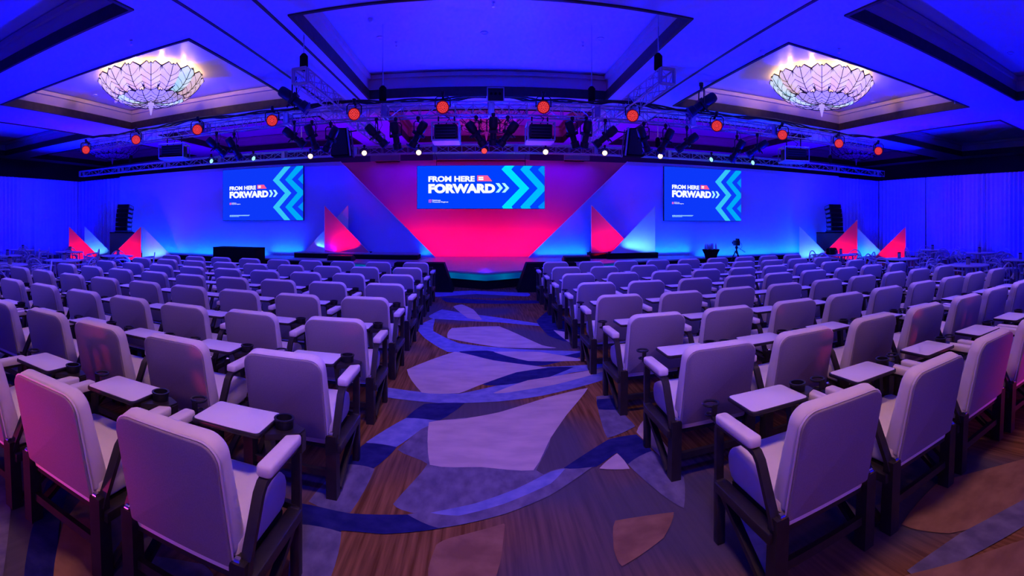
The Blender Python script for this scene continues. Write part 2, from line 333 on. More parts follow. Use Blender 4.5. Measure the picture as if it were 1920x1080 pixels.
# arcs and leaves continuing under the seating on both sides
for sx in (-1, 1):
    for k in range(1, 5):
        y = 1.2+2.1*k; x = sx*2.1
        inlay([(x, y), (x+sx*1.8, y+.9), (x+sx*4.4, y+1.2), (x+sx*7.2, y+.5), (x+sx*7.2, y+.85), (x+sx*4.3, y+1.6), (x+sx*1.6, y+1.25), (x-sx*.1, y+.3)], C_navy if k % 2 else C_blue, False)
        if k: inlay([(x+sx*2.2, y-.2), (x+sx*3.6, y+.2), (x+sx*4.6, y-.3), (x+sx*3.9, y-.8), (x+sx*2.8, y-.75)], C_lav if k % 2 else C_slate, False)
for poly, m in [
    ([(345,640),(470,540),(700,520),(880,600),(830,712),(900,745),(720,800),(560,845),(400,862),(330,830),(450,690)], C_slate),
    ([(410,210),(475,180),(470,225),(560,268),(760,288),(990,296),(990,312),(700,300),(520,298),(440,250)], C_blue),
    ([(470,182),(700,195),(845,208),(845,200),(700,178),(560,160),(500,150),(455,172)], C_blue),
    ([(500,108),(700,118),(850,118),(850,128),(680,130),(520,125)], C_navy),
    ([(440,92),(600,84),(800,92),(800,104),(620,96),(470,106)], C_blue),
    ([(540,140),(570,132),(610,150),(640,186),(590,180)], C_lav),
    ([(830,190),(880,150),(985,215),(990,262),(930,262),(870,240)], C_navy),
    ([(890,222),(985,240),(985,280),(940,262)], C_lav),
    ([(535,215),(700,209),(850,275),(900,285),(700,282),(520,250)], C_lav),
    ([(560,297),(660,294),(860,322),(985,300),(985,316),(860,345),(740,350),(620,325)], C_navy),
    ([(680,298),(840,298),(1010,328),(800,330)], C_lav),
    ([(740,352),(900,350),(1060,340),(1060,356),(950,372),(850,395)], C_blue),
    ([(270,418),(420,438),(560,445),(700,415),(900,385),(1060,358),(1060,398),(850,452),(700,472),(500,478),(290,455)], C_blue),
    ([(545,298),(680,328),(880,355),(760,385),(640,412),(560,443),(430,441),(378,360)], C_lav),
    ([(640,412),(760,370),(880,352),(960,352),(850,395),(700,416)], C_navy),
    ([(680,442),(800,398),(1060,356),(1068,366),(900,412),(720,442)], C_lav),
    ([(375,530),(440,480),(580,477),(490,540)], C_navy), ([(235,615),(375,530),(490,540),(430,568),(340,632)], C_blue),
    ([(155,690),(235,617),(342,632),(262,706)], C_navy), ([(35,822),(155,692),(265,708),(180,862)], C_slate),
    ([(455,545),(580,532),(700,510),(870,457),(1010,425),(935,520),(880,600),(820,713),(640,702),(458,694)], C_lav),
    ([(0,828),(180,864),(380,868),(480,870),(500,915),(300,936),(150,924),(112,1000),(0,985)], C_navy),
    ([(380,868),(480,855),(620,825),(760,775),(880,715),(950,700),(1040,690),(880,800),(720,866),(490,916)], C_slate),
    ([(460,862),(620,828),(760,778),(880,718),(930,708),(880,760),(720,830),(560,872)], C_blue),
    ([(925,706),(1080,606),(1180,588),(1236,650),(1150,692),(1111,652),(1040,700)], C_navy),
    ([(1150,692),(1236,645),(1345,738),(1345,845),(1270,800)], C_slate),
    ([(1050,707),(1112,654),(1156,708)], C_lav),
    ([(1040,455),(1130,450),(1140,520),(1175,560),(1078,600),(1050,520)], C_slate), ([(1042,465),(1125,462),(1130,500),(1048,500)], C_navy),
    ([(1180,580),(1215,528),(1262,600),(1332,690),(1300,699)], C_lav),
    ([(480,975),(530,950),(700,905),(720,905),(690,1085),(452,1085)], C_tan),
    ([(1105,890),(1310,860),(1275,950),(1130,1050),(1100,990)], C_tan),
    ([(0,1005),(110,1030),(95,1085),(0,1085)], C_slate)]:
    inlay(poly, m)
def PX(p): return ((p[0]-560)*1.8625, (p[1]-500)*1.8625)
for poly, m in [([(1690,985),(1760,905),(1920,862),(1960,900),(1920,962),(1780,1002)], C_tan), ([(1700,1072),(1800,1002),(1920,938),(1960,945),(1920,988),(1800,1055),(1745,1085)], C_slate), ([(1690,1085),(1770,1062),(1930,1010),(1930,1085)], C_tan),
                ([(1420,1085),(1400,1000),(1370,930),(1395,925),(1440,1000),(1475,1085)], C_blue), ([(45,1085),(58,1000),(88,905),(135,880),(112,985),(100,1085)], C_navy), ([(100,1085),(118,985),(160,930),(210,960),(190,1085)], C_tan), ([(-20,930),(10,880),(20,960),(5,1085),(-20,1085)], C_slate),
                ([(560,985),(640,1000),(620,1085),(540,1085)], C_slate), ([(255,1085),(290,1045),(380,1060),(400,1085)], C_slate)]:
    inlay([PX(p) for p in poly], m)

# ================================================================== STAGE AND BACKDROP
# --- fabric backdrop: two blue wings with diagonal inner edges, the red centre recessed behind them
BT = 4.06
def panel(name, poly, y0, y1, m, label, cat='backdrop'):
    o = thing(name, label, cat, (0, 0, 0))
    obj('fabric', MB().prism(poly, y0, y1).mesh('fabric', m), o); return o
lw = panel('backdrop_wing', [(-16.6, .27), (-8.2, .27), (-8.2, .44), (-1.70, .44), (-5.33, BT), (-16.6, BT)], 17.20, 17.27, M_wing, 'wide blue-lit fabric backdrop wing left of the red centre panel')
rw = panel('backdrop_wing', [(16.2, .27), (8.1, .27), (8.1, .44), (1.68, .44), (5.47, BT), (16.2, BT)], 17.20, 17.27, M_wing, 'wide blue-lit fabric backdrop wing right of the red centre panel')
obj('edge_trim', MB().bar((-1.70, 17.185, .44), (-5.33, 17.185, BT), .03, .035, (0,1,0)).mesh('edge_trim', M_white), lw)
obj('edge_trim', MB().bar((1.68, 17.185, .44), (5.47, 17.185, BT), .03, .035, (0,1,0)).mesh('edge_trim', M_white), rw)
obj('base', MB().box(-16.6, -8.2, 17.16, 17.34, 0, .27).mesh('base', M_black), lw); obj('base', MB().box(8.1, 16.2, 17.16, 17.34, 0, .27).mesh('base', M_black), rw)
panel('backdrop_panel', [(-6.3, .43), (6.4, .43), (6.4, 4.12), (-6.3, 4.12)], 18.0, 18.06, M_redlit, 'red-lit recessed centre panel of the stage backdrop behind the wide screen')
# stepped header boxes above the centre panel
for u0, u1, v0, v1, lab in [(695, 750, 286, 301, 'dark header box above red panel, left of wide screen'), (812, 993, 289, 300, 'long red-tinted header box centred above the wide screen'), (1058, 1105, 286, 301, 'dark header box above red panel, right of wide screen')]:
    a, b = onplane(u0, v0, 17.42), onplane(u1, v1, 17.42)
    o = thing('header_box', lab, 'header', (0, 0, 0)); obj('box', MB().box(a.x, b.x, 17.36, 17.50, b.z, 4.33).mesh('box', mat('header_fabric', (.30, .22, .24), .9)), o); obj('bracket', MB().box(a.x+.1, b.x-.1, 17.50, 18.0, b.z+.02, b.z+.10).mesh('bracket', M_black), o)
# --- stage deck
deck = thing('stage', 'low wedge-fronted stage deck with a lit strip along its front edge', 'stage', (0, 14, 0))
SP = [(-8.2, 17.16), (-8.2, 15.5), (-4.6, 15.1), (.09, 12.1), (4.6, 15.0), (8.0, 15.5), (8.0, 17.16), (5.9, 17.16), (5.9, 17.98), (-5.8, 17.98), (-5.8, 17.16)]
SPl = [(x, y-14) for x, y in SP]
obj('deck', MB().prism(SPl, .385, .43, 'z').mesh('deck', M_deck), deck); obj('skirt', MB().prism([(x*.995, y*.985) for x, y in SPl], 0, .385, 'z').mesh('skirt', M_black), deck)
def led_mat():
    m = bpy.data.materials.new('teal_led_strip'); m.use_nodes = True; nt = m.node_tree; nt.nodes.clear()
    tc = nt.nodes.new('ShaderNodeTexCoord'); v = nt.nodes.new('ShaderNodeTexVoronoi'); v.inputs['Scale'].default_value = 1.6; v.feature = 'F1'
    r = nt.nodes.new('ShaderNodeValToRGB'); r.color_ramp.elements[0].color = (.0, .02, .25, 1); r.color_ramp.elements[1].color = (.0, .16, .42, 1); r.color_ramp.elements[1].position = .8
    e = nt.nodes.new('ShaderNodeEmission'); e.inputs[1].default_value = .8; o = nt.nodes.new('ShaderNodeOutputMaterial')
    nt.links.new(tc.outputs['Object'], v.inputs['Vector']); nt.links.new(v.outputs['Distance'], r.inputs['Fac']); nt.links.new(r.outputs['Color'], e.inputs[0]); nt.links.new(e.outputs[0], o.inputs[0]); return m
LED = led_mat()
for (a, b) in (((-4.6, 15.1), (.09, 12.1)), ((.09, 12.1), (4.6, 15.0))):
    obj('led_strip', MB().bar((a[0], a[1]-14-.02, .305), (b[0], b[1]-14-.02, .305), .03, .15).mesh('led_strip', LED), deck)
# --- risers on the deck
for (x0, x1, y0, y1, lab) in [(-6.85, -2.23, 16.25, 17.15, 'dark low riser on the stage under the left red triangle'), (3.85, 5.1, 16.45, 17.1, 'short black plinth under the right red triangle'), (4.4, 6.35, 16.2, 16.42, 'narrow black plinth under the pale blue stage triangle')]:
    o = thing('stage_riser', lab, 'riser', ((x0+x1)/2, (y0+y1)/2, .43)); hx = (x1-x0)/2; hy = (y1-y0)/2
    obj('top', MB().box(-hx, hx, -hy, hy, .165, .20).mesh('top', M_deck if x0 < 0 else M_black), o); obj('skirt', MB().box(-hx+.01, hx-.01, -hy+.01, hy-.01, 0, .165).mesh('skirt', M_black), o)
# --- triangular scenic flats, each with an LED bar at its foot
def flat(lab, p, z, size, yaw, flip, kind, power, gap=.30):
    """right triangle standing at p (its upright edge), leaning edge at 45 degrees; flip=+1: the slope runs to the right"""
    o = thing('scenic_triangle', lab, 'scenic panel', (p[0], p[1], z), yaw)
    obj('fabric', MB().prism([(0, 0), (flip*size, 0), (0, size)], -.02, .02).mesh('fabric', M_redlit if kind == 'red' else M_cloth), o)
    e = .016
    for nm, a, b in (('edge_trim', (0, 0), (0, size)), ('edge_trim', (0, size), (flip*size, 0)), ('edge_trim', (0, 0), (flip*size, 0))):
        obj(nm, MB().bar((a[0], -.025, a[1]), (b[0], -.025, b[1]), e, e, (0,1,0)).mesh(nm, M_white), o)
    obj('foot', MB().box(min(0, flip*size), max(0, flip*size), .02, .32, -.0, .03).mesh('foot', M_black), o)
    Rm = Matrix.Rotation(yaw, 4, 'Z'); c = {'red': RED, 'ice': ICE, 'blue': AZURE}[kind]
    L = Vector(p).to_3d() if len(p) == 2 else Vector(p); L = Vector((p[0], p[1], z))
    mid = L + Rm @ Vector((flip*size*.38, -gap, .04)) ; power *= {'red': 1.3, 'ice': .62, 'blue': 1.0}[kind]; tg = L + Rm @ Vector((flip*size*.28, 0, .60))
    strip('flat_led', mid, tg, size*.70, .05, power*2.2, c, 130, Rm @ Vector((1, 0, 0)))
    if kind != 'red': strip('flat_led', mid + Rm @ Vector((0, -.12, 0)), L + Rm @ Vector((flip*size*.25, 0, 1.1)), size*.6, .05, 11, DEEP, 120, Rm @ Vector((1, 0, 0)))  # added strip that turns the tops of the non-red flats deeper blue
    return o
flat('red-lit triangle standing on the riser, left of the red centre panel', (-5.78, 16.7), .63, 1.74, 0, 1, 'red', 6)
flat('pale blue triangle half hidden behind the left stage triangle', (-4.91, 16.85), .63, 1.74, 0, -1, 'ice', 3, .10)
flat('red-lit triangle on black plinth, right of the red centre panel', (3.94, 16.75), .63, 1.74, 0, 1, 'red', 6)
flat('pale ice-blue triangle overlapping the right stage triangle', (6.25, 16.32), .63, 1.70, 0, -1, 'ice', 6)
def far_flat(lab, u, r, z, size, flip, kind, power):
    t = (u-U0)/F; flat(lab, (r*math.sin(t), r*math.cos(t)), z, size, -t, flip, kind, power)
far_flat('leftmost red-lit triangle near the left drapes', 129.5, 20.2, .10, 1.46, 1, 'red', 5)
far_flat('ice-blue triangle between the two far left red triangles', 158.7, 23.0, .10, 1.46, 1, 'ice', 4)
far_flat('red-lit triangle in front of the left loudspeaker stack', 264.4, 20.6, .10, 1.46, -1, 'red', 5)
far_flat('ice-blue triangle right of the left loudspeaker stack', 267, 21.2, .10, 1.46, 1, 'ice', 4)
far_flat('ice-blue triangle left of the right loudspeaker stack', 1499, 21.6, .10, 1.46, 1, 'ice', 5)
far_flat('tall red-lit triangle in front of the right loudspeaker stack', 1607.5, 21.0, .10, 1.76, -1, 'red', 5)
far_flat('azure triangle between the two far right red triangles', 1604.5, 21.6, .10, 1.46, 1, 'blue', 3.5)
far_flat('rightmost red-lit triangle near the right drapes', 1698, 20.6, .10, 1.46, -1, 'red', 5)
for i, (u, r, wd, lab) in enumerate([(157, 20.3, 1.5, 'black plinth under the leftmost red triangle'), (185, 23.1, 1.4, 'black plinth under the far left blue triangle'), (236, 20.7, 1.5, 'black plinth under red triangle by left loudspeakers'), (297, 21.3, 1.5, 'black plinth under blue triangle right of left loudspeakers'),
                                  (1529, 21.7, 1.5, 'black plinth under blue triangle left of right loudspeakers'), (1570, 21.1, 1.8, 'black plinth under the tall red triangle at right'), (1635, 21.7, 1.5, 'black plinth under the far right azure triangle'), (1669, 20.7, 1.5, 'black plinth under the rightmost red triangle')]):
    t = (u-U0)/F; o = thing('plinth', lab, 'plinth', (r*math.sin(t), r*math.cos(t), 0), -t)
    obj('skirt', MB().box(-wd/2, wd/2, -.08, .30, 0, .085).mesh('skirt', M_black), o); obj('top', MB().box(-wd/2, wd/2, -.08, .30, .085, .10).mesh('top', M_black), o)

# --- screens
def text_mesh(txt, m, x0, x1, z0, z1, bold=.03):
    cu = bpy.data.curves.new('t', 'FONT'); cu.body = txt; cu.size = 1; cu.offset = bold; cu.extrude = .0; cu.resolution_u = 4
    o = bpy.data.objects.new('t', cu); COL.objects.link(o); bpy.context.view_layer.update()
    me = bpy.data.meshes.new_from_object(o.evaluated_get(bpy.context.evaluated_depsgraph_get())); bpy.data.objects.remove(o)
    xs_ = [v.co.x for v in me.vertices]; ys_ = [v.co.y for v in me.vertices]; a, b, c, d = min(xs_), max(xs_), min(ys_), max(ys_)
    for v in me.vertices: v.co = ((x0+(v.co.x-a)/(b-a)*(x1-x0)), 0, z0+(v.co.y-c)/(d-c)*(z1-z0))
    me.materials.clear(); me.materials.append(m); return me
S_bg = emis('screen_blue', (.0, .052, 1.0), 1.0); S_bg2 = emis('projected_blue', (.004, .042, 1.0), .95); S_w = emis('screen_white', (.95, .98, 1.0), 1.0); S_pink = emis('screen_pink', (1.0, .10, .32), 1.0)
S_c1 = emis('screen_cyan', (.0, .76, 1.0), 1.0); S_c2 = emis('screen_sky', (.0, .50, 1.0), 1.0); S_c3 = emis('screen_azure', (.0, .28, 1.0), 1.0); S_pale = emis('screen_pale_cyan', (.45, .93, 1.0), 1.0); S_logo = emis('screen_magenta', (.75, .12, .75), 1.0)
S_d1 = emis('projected_cyan', (.04, .60, 1.0), .95); S_d2 = emis('projected_sky', (.0, .42, 1.0), .95)
def screen(name, lab, c, W, H, wide):
    o = thing(name, lab, 'screen', c)
    obj('cabinet' if wide else 'frame', MB().box(-W/2-.01, W/2+.01, .012, .10, -.01, H+.01).mesh('cabinet', M_bplastic), o)
    face = obj('display', MB().box(-W/2, W/2, 0, .012, 0, H).mesh('display', S_bg if wide else S_bg2), o)
    if wide: mapf = lambda p: ((p[0]-18)/1834*W-W/2, (699-p[1])/620*H)
    else: mapf = lambda p: ((p[0]-92)/1353*W-W/2, p[1]*H)
    cnt = [0]
    def sh(nm, poly, m):
        cnt[0] += 1; obj(nm, MB().prism([mapf(p) for p in poly], -.002-.0004*cnt[0], .0).mesh(nm, m), face)
    def tx(txt, a, b, m, bold):
        p, q = mapf(a), mapf(b); cnt[0] += 1
        obj('lettering', text_mesh(txt, m, p[0], q[0], p[1], q[1], bold), face, (0, -.003-.0004*cnt[0], 0))
    if wide:
        sh('chevron', [(1280,79),(1418,79),(1370,133),(1630,405),(1375,670),(1392,699),(1255,699),(1237,670),(1492,405),(1230,133)], S_c1)
        sh('chevron', [(1550,79),(1680,79),(1630,133),(1852,370),(1852,440),(1637,670),(1655,699),(1520,699),(1503,670),(1752,405),(1500,133)], S_c2)
        sh('chevron', [(1810,79),(1852,79),(1852,235),(1757,133)], S_c3); sh('chevron', [(1852,585),(1852,699),(1778,699),(1757,670)], S_c3)
        sh('arrow', [(1145,332),(1198,332),(1250,402),(1192,468),(1145,468),(1200,402)], S_pale); sh('arrow', [(1235,332),(1278,332),(1342,402),(1280,468),(1234,468),(1292,402)], S_pale)
        sh('tag', [(882,222),(1032,222),(1098,305),(882,305)], S_pink); sh('tag_mark', [(900,240),(970,240),(970,261),(900,261)], S_w); sh('tag_mark', [(900,267),(972,267),(972,290),(900,290)], S_w)
        tx('FROM HERE', (180,312), (848,228), S_w, .05); tx('FORWARD', (180,478), (1140,340), S_w, .065)
        sh('logo', [(185,568),(228,568),(228,578),(196,578),(196,612),(185,612)], S_logo); sh('logo', [(202,585),(228,585),(228,592),(202,592)], S_logo); sh('logo', [(202,598),(222,598),(222,612),(202,612)], S_logo)
        tx('Edelman', (240,587), (356,568), S_w, .02); tx('Financial Engines', (240,617), (468,593), S_w, .02)
    else:
        sh('chevron', [(1150,1),(1250,1),(1065,.755),(1260,.505),(1068,.245),(1245,0),(1150,0),(965,.245),(1160,.505),(962,.755)], S_d1)
        sh('chevron', [(1345,1),(1445,1),(1445,.965),(1268,.755),(1445,.545),(1445,.465),(1270,.245),(1445,.03),(1445,0),(1350,0),(1165,.245),(1358,.505),(1163,.755)], S_d2)
        sh('chevron', [(1365,.755),(1445,.66),(1445,.855)], S_c3); sh('chevron', [(1365,.245),(1445,.16),(1445,.335)], S_c3)
        sh('arrow', [(900,.572),(935,.572),(965,.505),(932,.44),(900,.44),(930,.505)], S_pale); sh('arrow', [(968,.572),(1003,.572),(1043,.505),(1000,.44),(966,.44),(1004,.505)], S_pale)
        sh('tag', [(703,.602),(860,.602),(815,.678),(703,.678)], S_pink); sh('tag_mark', [(718,.617),(765,.617),(765,.635),(718,.635)], S_w); sh('tag_mark', [(718,.643),(765,.643),(765,.663),(718,.663)], S_w)
        tx('FROM HERE', (218,.590), (680,.670), S_w, .05); tx('FORWARD', (218,.435), (890,.568), S_w, .065)
        sh('logo', [(218,.308),(246,.308),(246,.348),(218,.348)], S_logo); tx('Edelman', (258,.332), (340,.350), S_w, .02); tx('Financial Engines', (258,.306), (412,.328), S_w, .02)
        for x0_, x1_, t in ((222,575,.098),(222,560,.085),(222,385,.071)):
            x = x0_
            while x < x1_:
                L = random.choice((14, 22, 30)); sh('fine_print', [(x,t),(min(x+L, x1_),t),(min(x+L, x1_),t+.006),(x,t+.006)], S_pale); x += L+5
    return o
SCR = screen('led_screen', 'wide bright blue stage screen with cyan chevrons, centred on red panel', (-.045, 16.95, 2.235), 4.60, 1.545, True)
for x in (-1.6, 1.6): obj('hanger', MB().tube([(x, .05, 1.54), (x, .05, 1.86), (x, -.42, 1.93)], .012, 6).mesh('hanger', M_bplastic), SCR)
screen('projection_screen', 'blue projection screen with chevrons, left of the stage', (-8.635, 17.08, 1.83), 3.65, 2.12, False)
screen('projection_screen', 'blue projection screen with chevrons, right of the stage', (8.69, 17.08, 1.81), 3.50, 2.12, False)

# --- drapes
def drape_mesh(W, H, seed):
    random.seed(seed); n = int(W/.035); vs = []; fs = []; ph = 0; pr = []
    for i in range(n+1):
        ph += .035/.23*2*PI*(.7+.6*random.random()); pr.append(math.sin(ph)*.085*(.7+.5*math.sin(i*.11+seed)))
    for i in range(n+1):
        x = -W/2+W*i/n
        for z, k in ((.02, 1.15), (1.2, 1.0), (2.6, .9), (H, .75)): vs.append((x, pr[i]*k, z))
    for i in range(n):
        for k in range(3): fs.append((i*4+k, (i+1)*4+k, (i+1)*4+k+1, i*4+k+1))
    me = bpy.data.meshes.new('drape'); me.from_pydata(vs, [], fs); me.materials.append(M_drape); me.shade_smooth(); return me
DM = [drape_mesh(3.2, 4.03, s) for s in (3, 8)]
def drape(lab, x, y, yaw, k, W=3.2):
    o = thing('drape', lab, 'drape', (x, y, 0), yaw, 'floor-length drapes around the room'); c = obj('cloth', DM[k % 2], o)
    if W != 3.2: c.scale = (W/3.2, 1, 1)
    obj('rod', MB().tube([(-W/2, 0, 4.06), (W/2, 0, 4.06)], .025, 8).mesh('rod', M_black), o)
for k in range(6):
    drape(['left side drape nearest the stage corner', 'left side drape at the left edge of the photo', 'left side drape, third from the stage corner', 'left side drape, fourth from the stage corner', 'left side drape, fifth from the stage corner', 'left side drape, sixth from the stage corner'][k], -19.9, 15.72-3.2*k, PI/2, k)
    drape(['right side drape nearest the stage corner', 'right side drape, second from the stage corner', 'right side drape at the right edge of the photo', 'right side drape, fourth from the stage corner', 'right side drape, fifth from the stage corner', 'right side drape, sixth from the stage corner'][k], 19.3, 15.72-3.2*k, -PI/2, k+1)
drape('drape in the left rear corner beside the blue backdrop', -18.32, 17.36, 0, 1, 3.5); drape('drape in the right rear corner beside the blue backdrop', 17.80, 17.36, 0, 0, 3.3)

# ================================================================== TRUSSES AND RIGGING
def truss(lab, a, b, size, bay, hoists=(), top=None, off=0):
    """box truss from a to b (bottom axis); four chords, braces of the near face one by one, the other faces as lattice"""
    a = Vector(a); b = Vector(b); L = (b-a).length; d = (b-a)/L; yaw = math.atan2(d.y, d.x)
    o = thing('box_truss', lab, 'truss', a, yaw); h = size/2; r = .019
    cm = MB().tube([(0, 0, 0), (L, 0, 0)], r, 8).mesh('chord', M_alu, 40)
    for y in (-h, h):
        for z in (0, size): obj('chord', cm, o, (0, y, z))
    n = max(1, round(L/bay)); bl = L/n
    vm = MB().tube([(0, 0, 0), (0, 0, size)], .010, 6).mesh('brace', M_alu, 40); d1 = MB().tube([(0, 0, 0), (bl, 0, size)], .010, 6).mesh('brace', M_alu, 40); d2 = MB().tube([(0, 0, size), (bl, 0, 0)], .010, 6).mesh('brace', M_alu, 40)
    lat = MB()
    for i in range(n+1):
        x = i*bl
        if i % 6 == 0: obj('end_frame', TFM[size], o, (x, 0, 0))
        else: obj('brace', vm, o, (x, -h, 0))
        lat.tube([(x, h, 0), (x, h, size)], .010, 5)
        if i < n:
            obj('brace', d1 if i % 2 else d2, o, (x, -h, 0))
            z0, z1 = (0, size) if i % 2 else (size, 0); lat.tube([(x, h, z1), (x+bl, h, z0)], .010, 5)
            for z in (0, size): lat.tube([(x, -h if i % 2 else h, z), (x+bl, h if i % 2 else -h, z)], .010, 5)
    l = obj('lattice', lat.mesh('lattice', M_alu, 40), o); l['kind'] = 'stuff'
    for x in hoists:
        zc = (HC if top is None else top)-a.z
        g = obj('chain_hoist', MB().lathe([(.05, size+.10), (.09, size+.14), (.09, size+.42), (.04, size+.48)], 12).mesh('chain_hoist', M_black, 40), o, (x, off, 0))
        obj('chain', MB().tube([(0, 0, size-.02), (0, 0, zc)], .012, 6).mesh('chain', M_steel), g)
    return o
TFM = {}
for s in (.30, .27):
    h = s/2; m = MB()
    for x in (-.05, .05):
        for y in (-h, h): m.tube([(x, y, 0), (x, y, s)], .026, 6)
        for z in (0, s): m.tube([(x, -h, z), (x, h, z)], .02, 6)
    m.box(-.055, .055, -h-.012, -h+.004, .03, s-.03); TFM[s] = m.mesh('end_frame', M_alu, 40)
TY, TZ = 11.0, 4.20
truss('long front lighting truss carrying red wash lights', (-12.3, TY, TZ), (12.3, TY, TZ), .30, .42, hoists=(9.95, 14.9), top=HP)
truss('long rear lighting truss above the backdrop', (-18.6, 16.4, 4.16), (18.6, 16.4, 4.16), .27, .47, hoists=(3.5, 12, 25, 33.5))
truss('short left truss running from audience to rear truss', (-3.55, 8.75, 4.50), (-3.55, 16.2, 4.45), .30, .42, hoists=(.5,), off=.12)
truss('short right truss running from audience to rear truss', (3.62, 8.75, 4.50), (3.62, 16.2, 4.45), .30, .42, hoists=(.5,), top=HP)
# swagged power cables over the front truss
random.seed(5)
for k, (xa, xb, lab) in enumerate([(-12, -7.6, 'black cable swag on front truss, far left'), (-7.6, -3.4, 'black cable swag on front truss, left of centre'), (-3.4, .1, 'black cable swag on front truss, just left of middle box'), (.4, 3.4, 'black cable swag on front truss, just right of middle box'), (3.4, 7.8, 'black cable swag on front truss, right of centre'), (7.8, 12, 'black cable swag on front truss, far right')]):
    o = thing('cable', lab, 'cable', ((xa+xb)/2, TY, TZ+.30)); hw = (xb-xa)/2
    for q in range(3):
        pts = []
        for i in range(25):
            s = i/24; x = -hw+2*hw*s; pts.append((x, -.10+.09*q, .055+.05*abs(math.sin(s*PI*(3+q)))+.10*(abs(s-.5)*2)**3))
        obj('cord', MB().tube(pts, .022, 6).mesh('cord', M_bplastic, 60), o)

def lens_array(n_ring, R):
    m = MB()
    for k, nr in enumerate(n_ring):
        rr = R*k/(len(n_ring)-.45)
        for i in range(nr):
            a = 2*PI*i/nr; cx, cy = rr*math.cos(a), rr*math.sin(a)
            m.lathe([(.0135, 0), (.011, .005), (.0005, .006)], 7, Matrix.Translation((cx, cy, 0)))
    return m
LA = lens_array((1, 6, 12, 18), .125)
W_body = MB().lathe([(.03, -.30), (.10, -.29), (.125, -.22), (.13, -.08), (.15, -.05), (.152, .02), (.145, .03), (.140, .0), (.005, -.002)], 24).mesh('body', M_bplastic, 40)
W_lens = {'red': LA.mesh('lens', E_red), }
W_disc = {'red': MB().lathe([(.138, 0), (.001, .002)], 24).mesh('lens_plate', E_reddim)}
def yoke_mesh(R, H, y=0):
    m = MB(); pts = [(-R, 0, 0)] + [(-R, 0, H-.05), (-R+.05, 0, H), (R-.05, 0, H), (R, 0, H-.05), (R, 0, 0)]
    return m.tube(pts, .014, 6).lathe([(.03, H), (.03, H+.05), (.045, H+.06), (.045, H+.12), (.02, H+.13)], 10).mesh('yoke', M_bplastic, 40)
YK = yoke_mesh(.17, .24)
def wash(lab, p, tgt, group):
    o = thing('wash_light', lab, 'stage light', p, 0, group)
    d = Vector(tgt)-Vector(p); q = d.to_track_quat('Z', 'Y').to_euler(); yaw = math.atan2(-d.x, d.y)
    b = obj('body', W_body, o, (0, 0, 0), q); obj('lens_plate', W_disc['red'], b, (0, 0, .006)); obj('lens', W_lens['red'], b, (0, 0, .009)); obj('yoke', YK, o, (0, 0, 0), (0, 0, yaw))
    obj('clamp_arm', MB().bar((0, 0, .34), (0, .16, .20), .05, .03).mesh('clamp_arm', M_bplastic), o); return o
for i, (u, v) in enumerate([(161, 281), (255, 262), (370, 243), (510, 226), (664, 214), (830, 201), (1019, 201), (1186, 217), (1344, 236), (1467, 253), (1573, 269), (1647, 283)]):
    p = onplane(u, v, TY-.28); wash('red-glowing wash light on front truss, %s from the left' % ORD[i], p, (p.x*.25, 0, 1.2), 'red wash lights on the front truss')
# rear truss pars
P_body = MB().lathe([(.03, -.24), (.075, -.22), (.085, -.05), (.105, -.03), (.105, .03), (.098, .03), (.095, .0), (.005, -.002)], 18).mesh('body', M_bplastic, 40)
P_yoke = yoke_mesh(.13, .16)
P_lens = {k: MB().lathe([(.092, .004), (.07, .012), (.001, .016)], 18).mesh('lens', m) for k, m in (('white', E_wht), ('cyan', E_cyan), ('red', E_red))}
for i, (u, v, k) in enumerate([(396, 302, 'cyan'), (475, 297, 'cyan'), (582, 293, 'white'), (683, 287, 'white'), (785, 286, 'white'), (908, 283, 'red'), (1023, 285, 'white'), (1134, 287, 'white'), (1238, 293, 'white'), (1334, 299, 'cyan'), (1412, 305, 'cyan')]):
    p = onplane(u, v, 16.18)
    o = thing('par_light', '%s-glowing small par light on rear truss, %s from the left' % (k, ORD[i]), 'stage light', p, 0, 'small par lights on the rear truss')
    tg = Vector((p.x*.5, 2, .5)) if k != 'cyan' else Vector((p.x*.2, 13.5, 1.5)); d = tg-p
    b = obj('body', P_body, o, (0, 0, 0), d.to_track_quat('Z', 'Y').to_euler()); obj('lens', P_lens[k], b); obj('yoke', P_yoke, o)
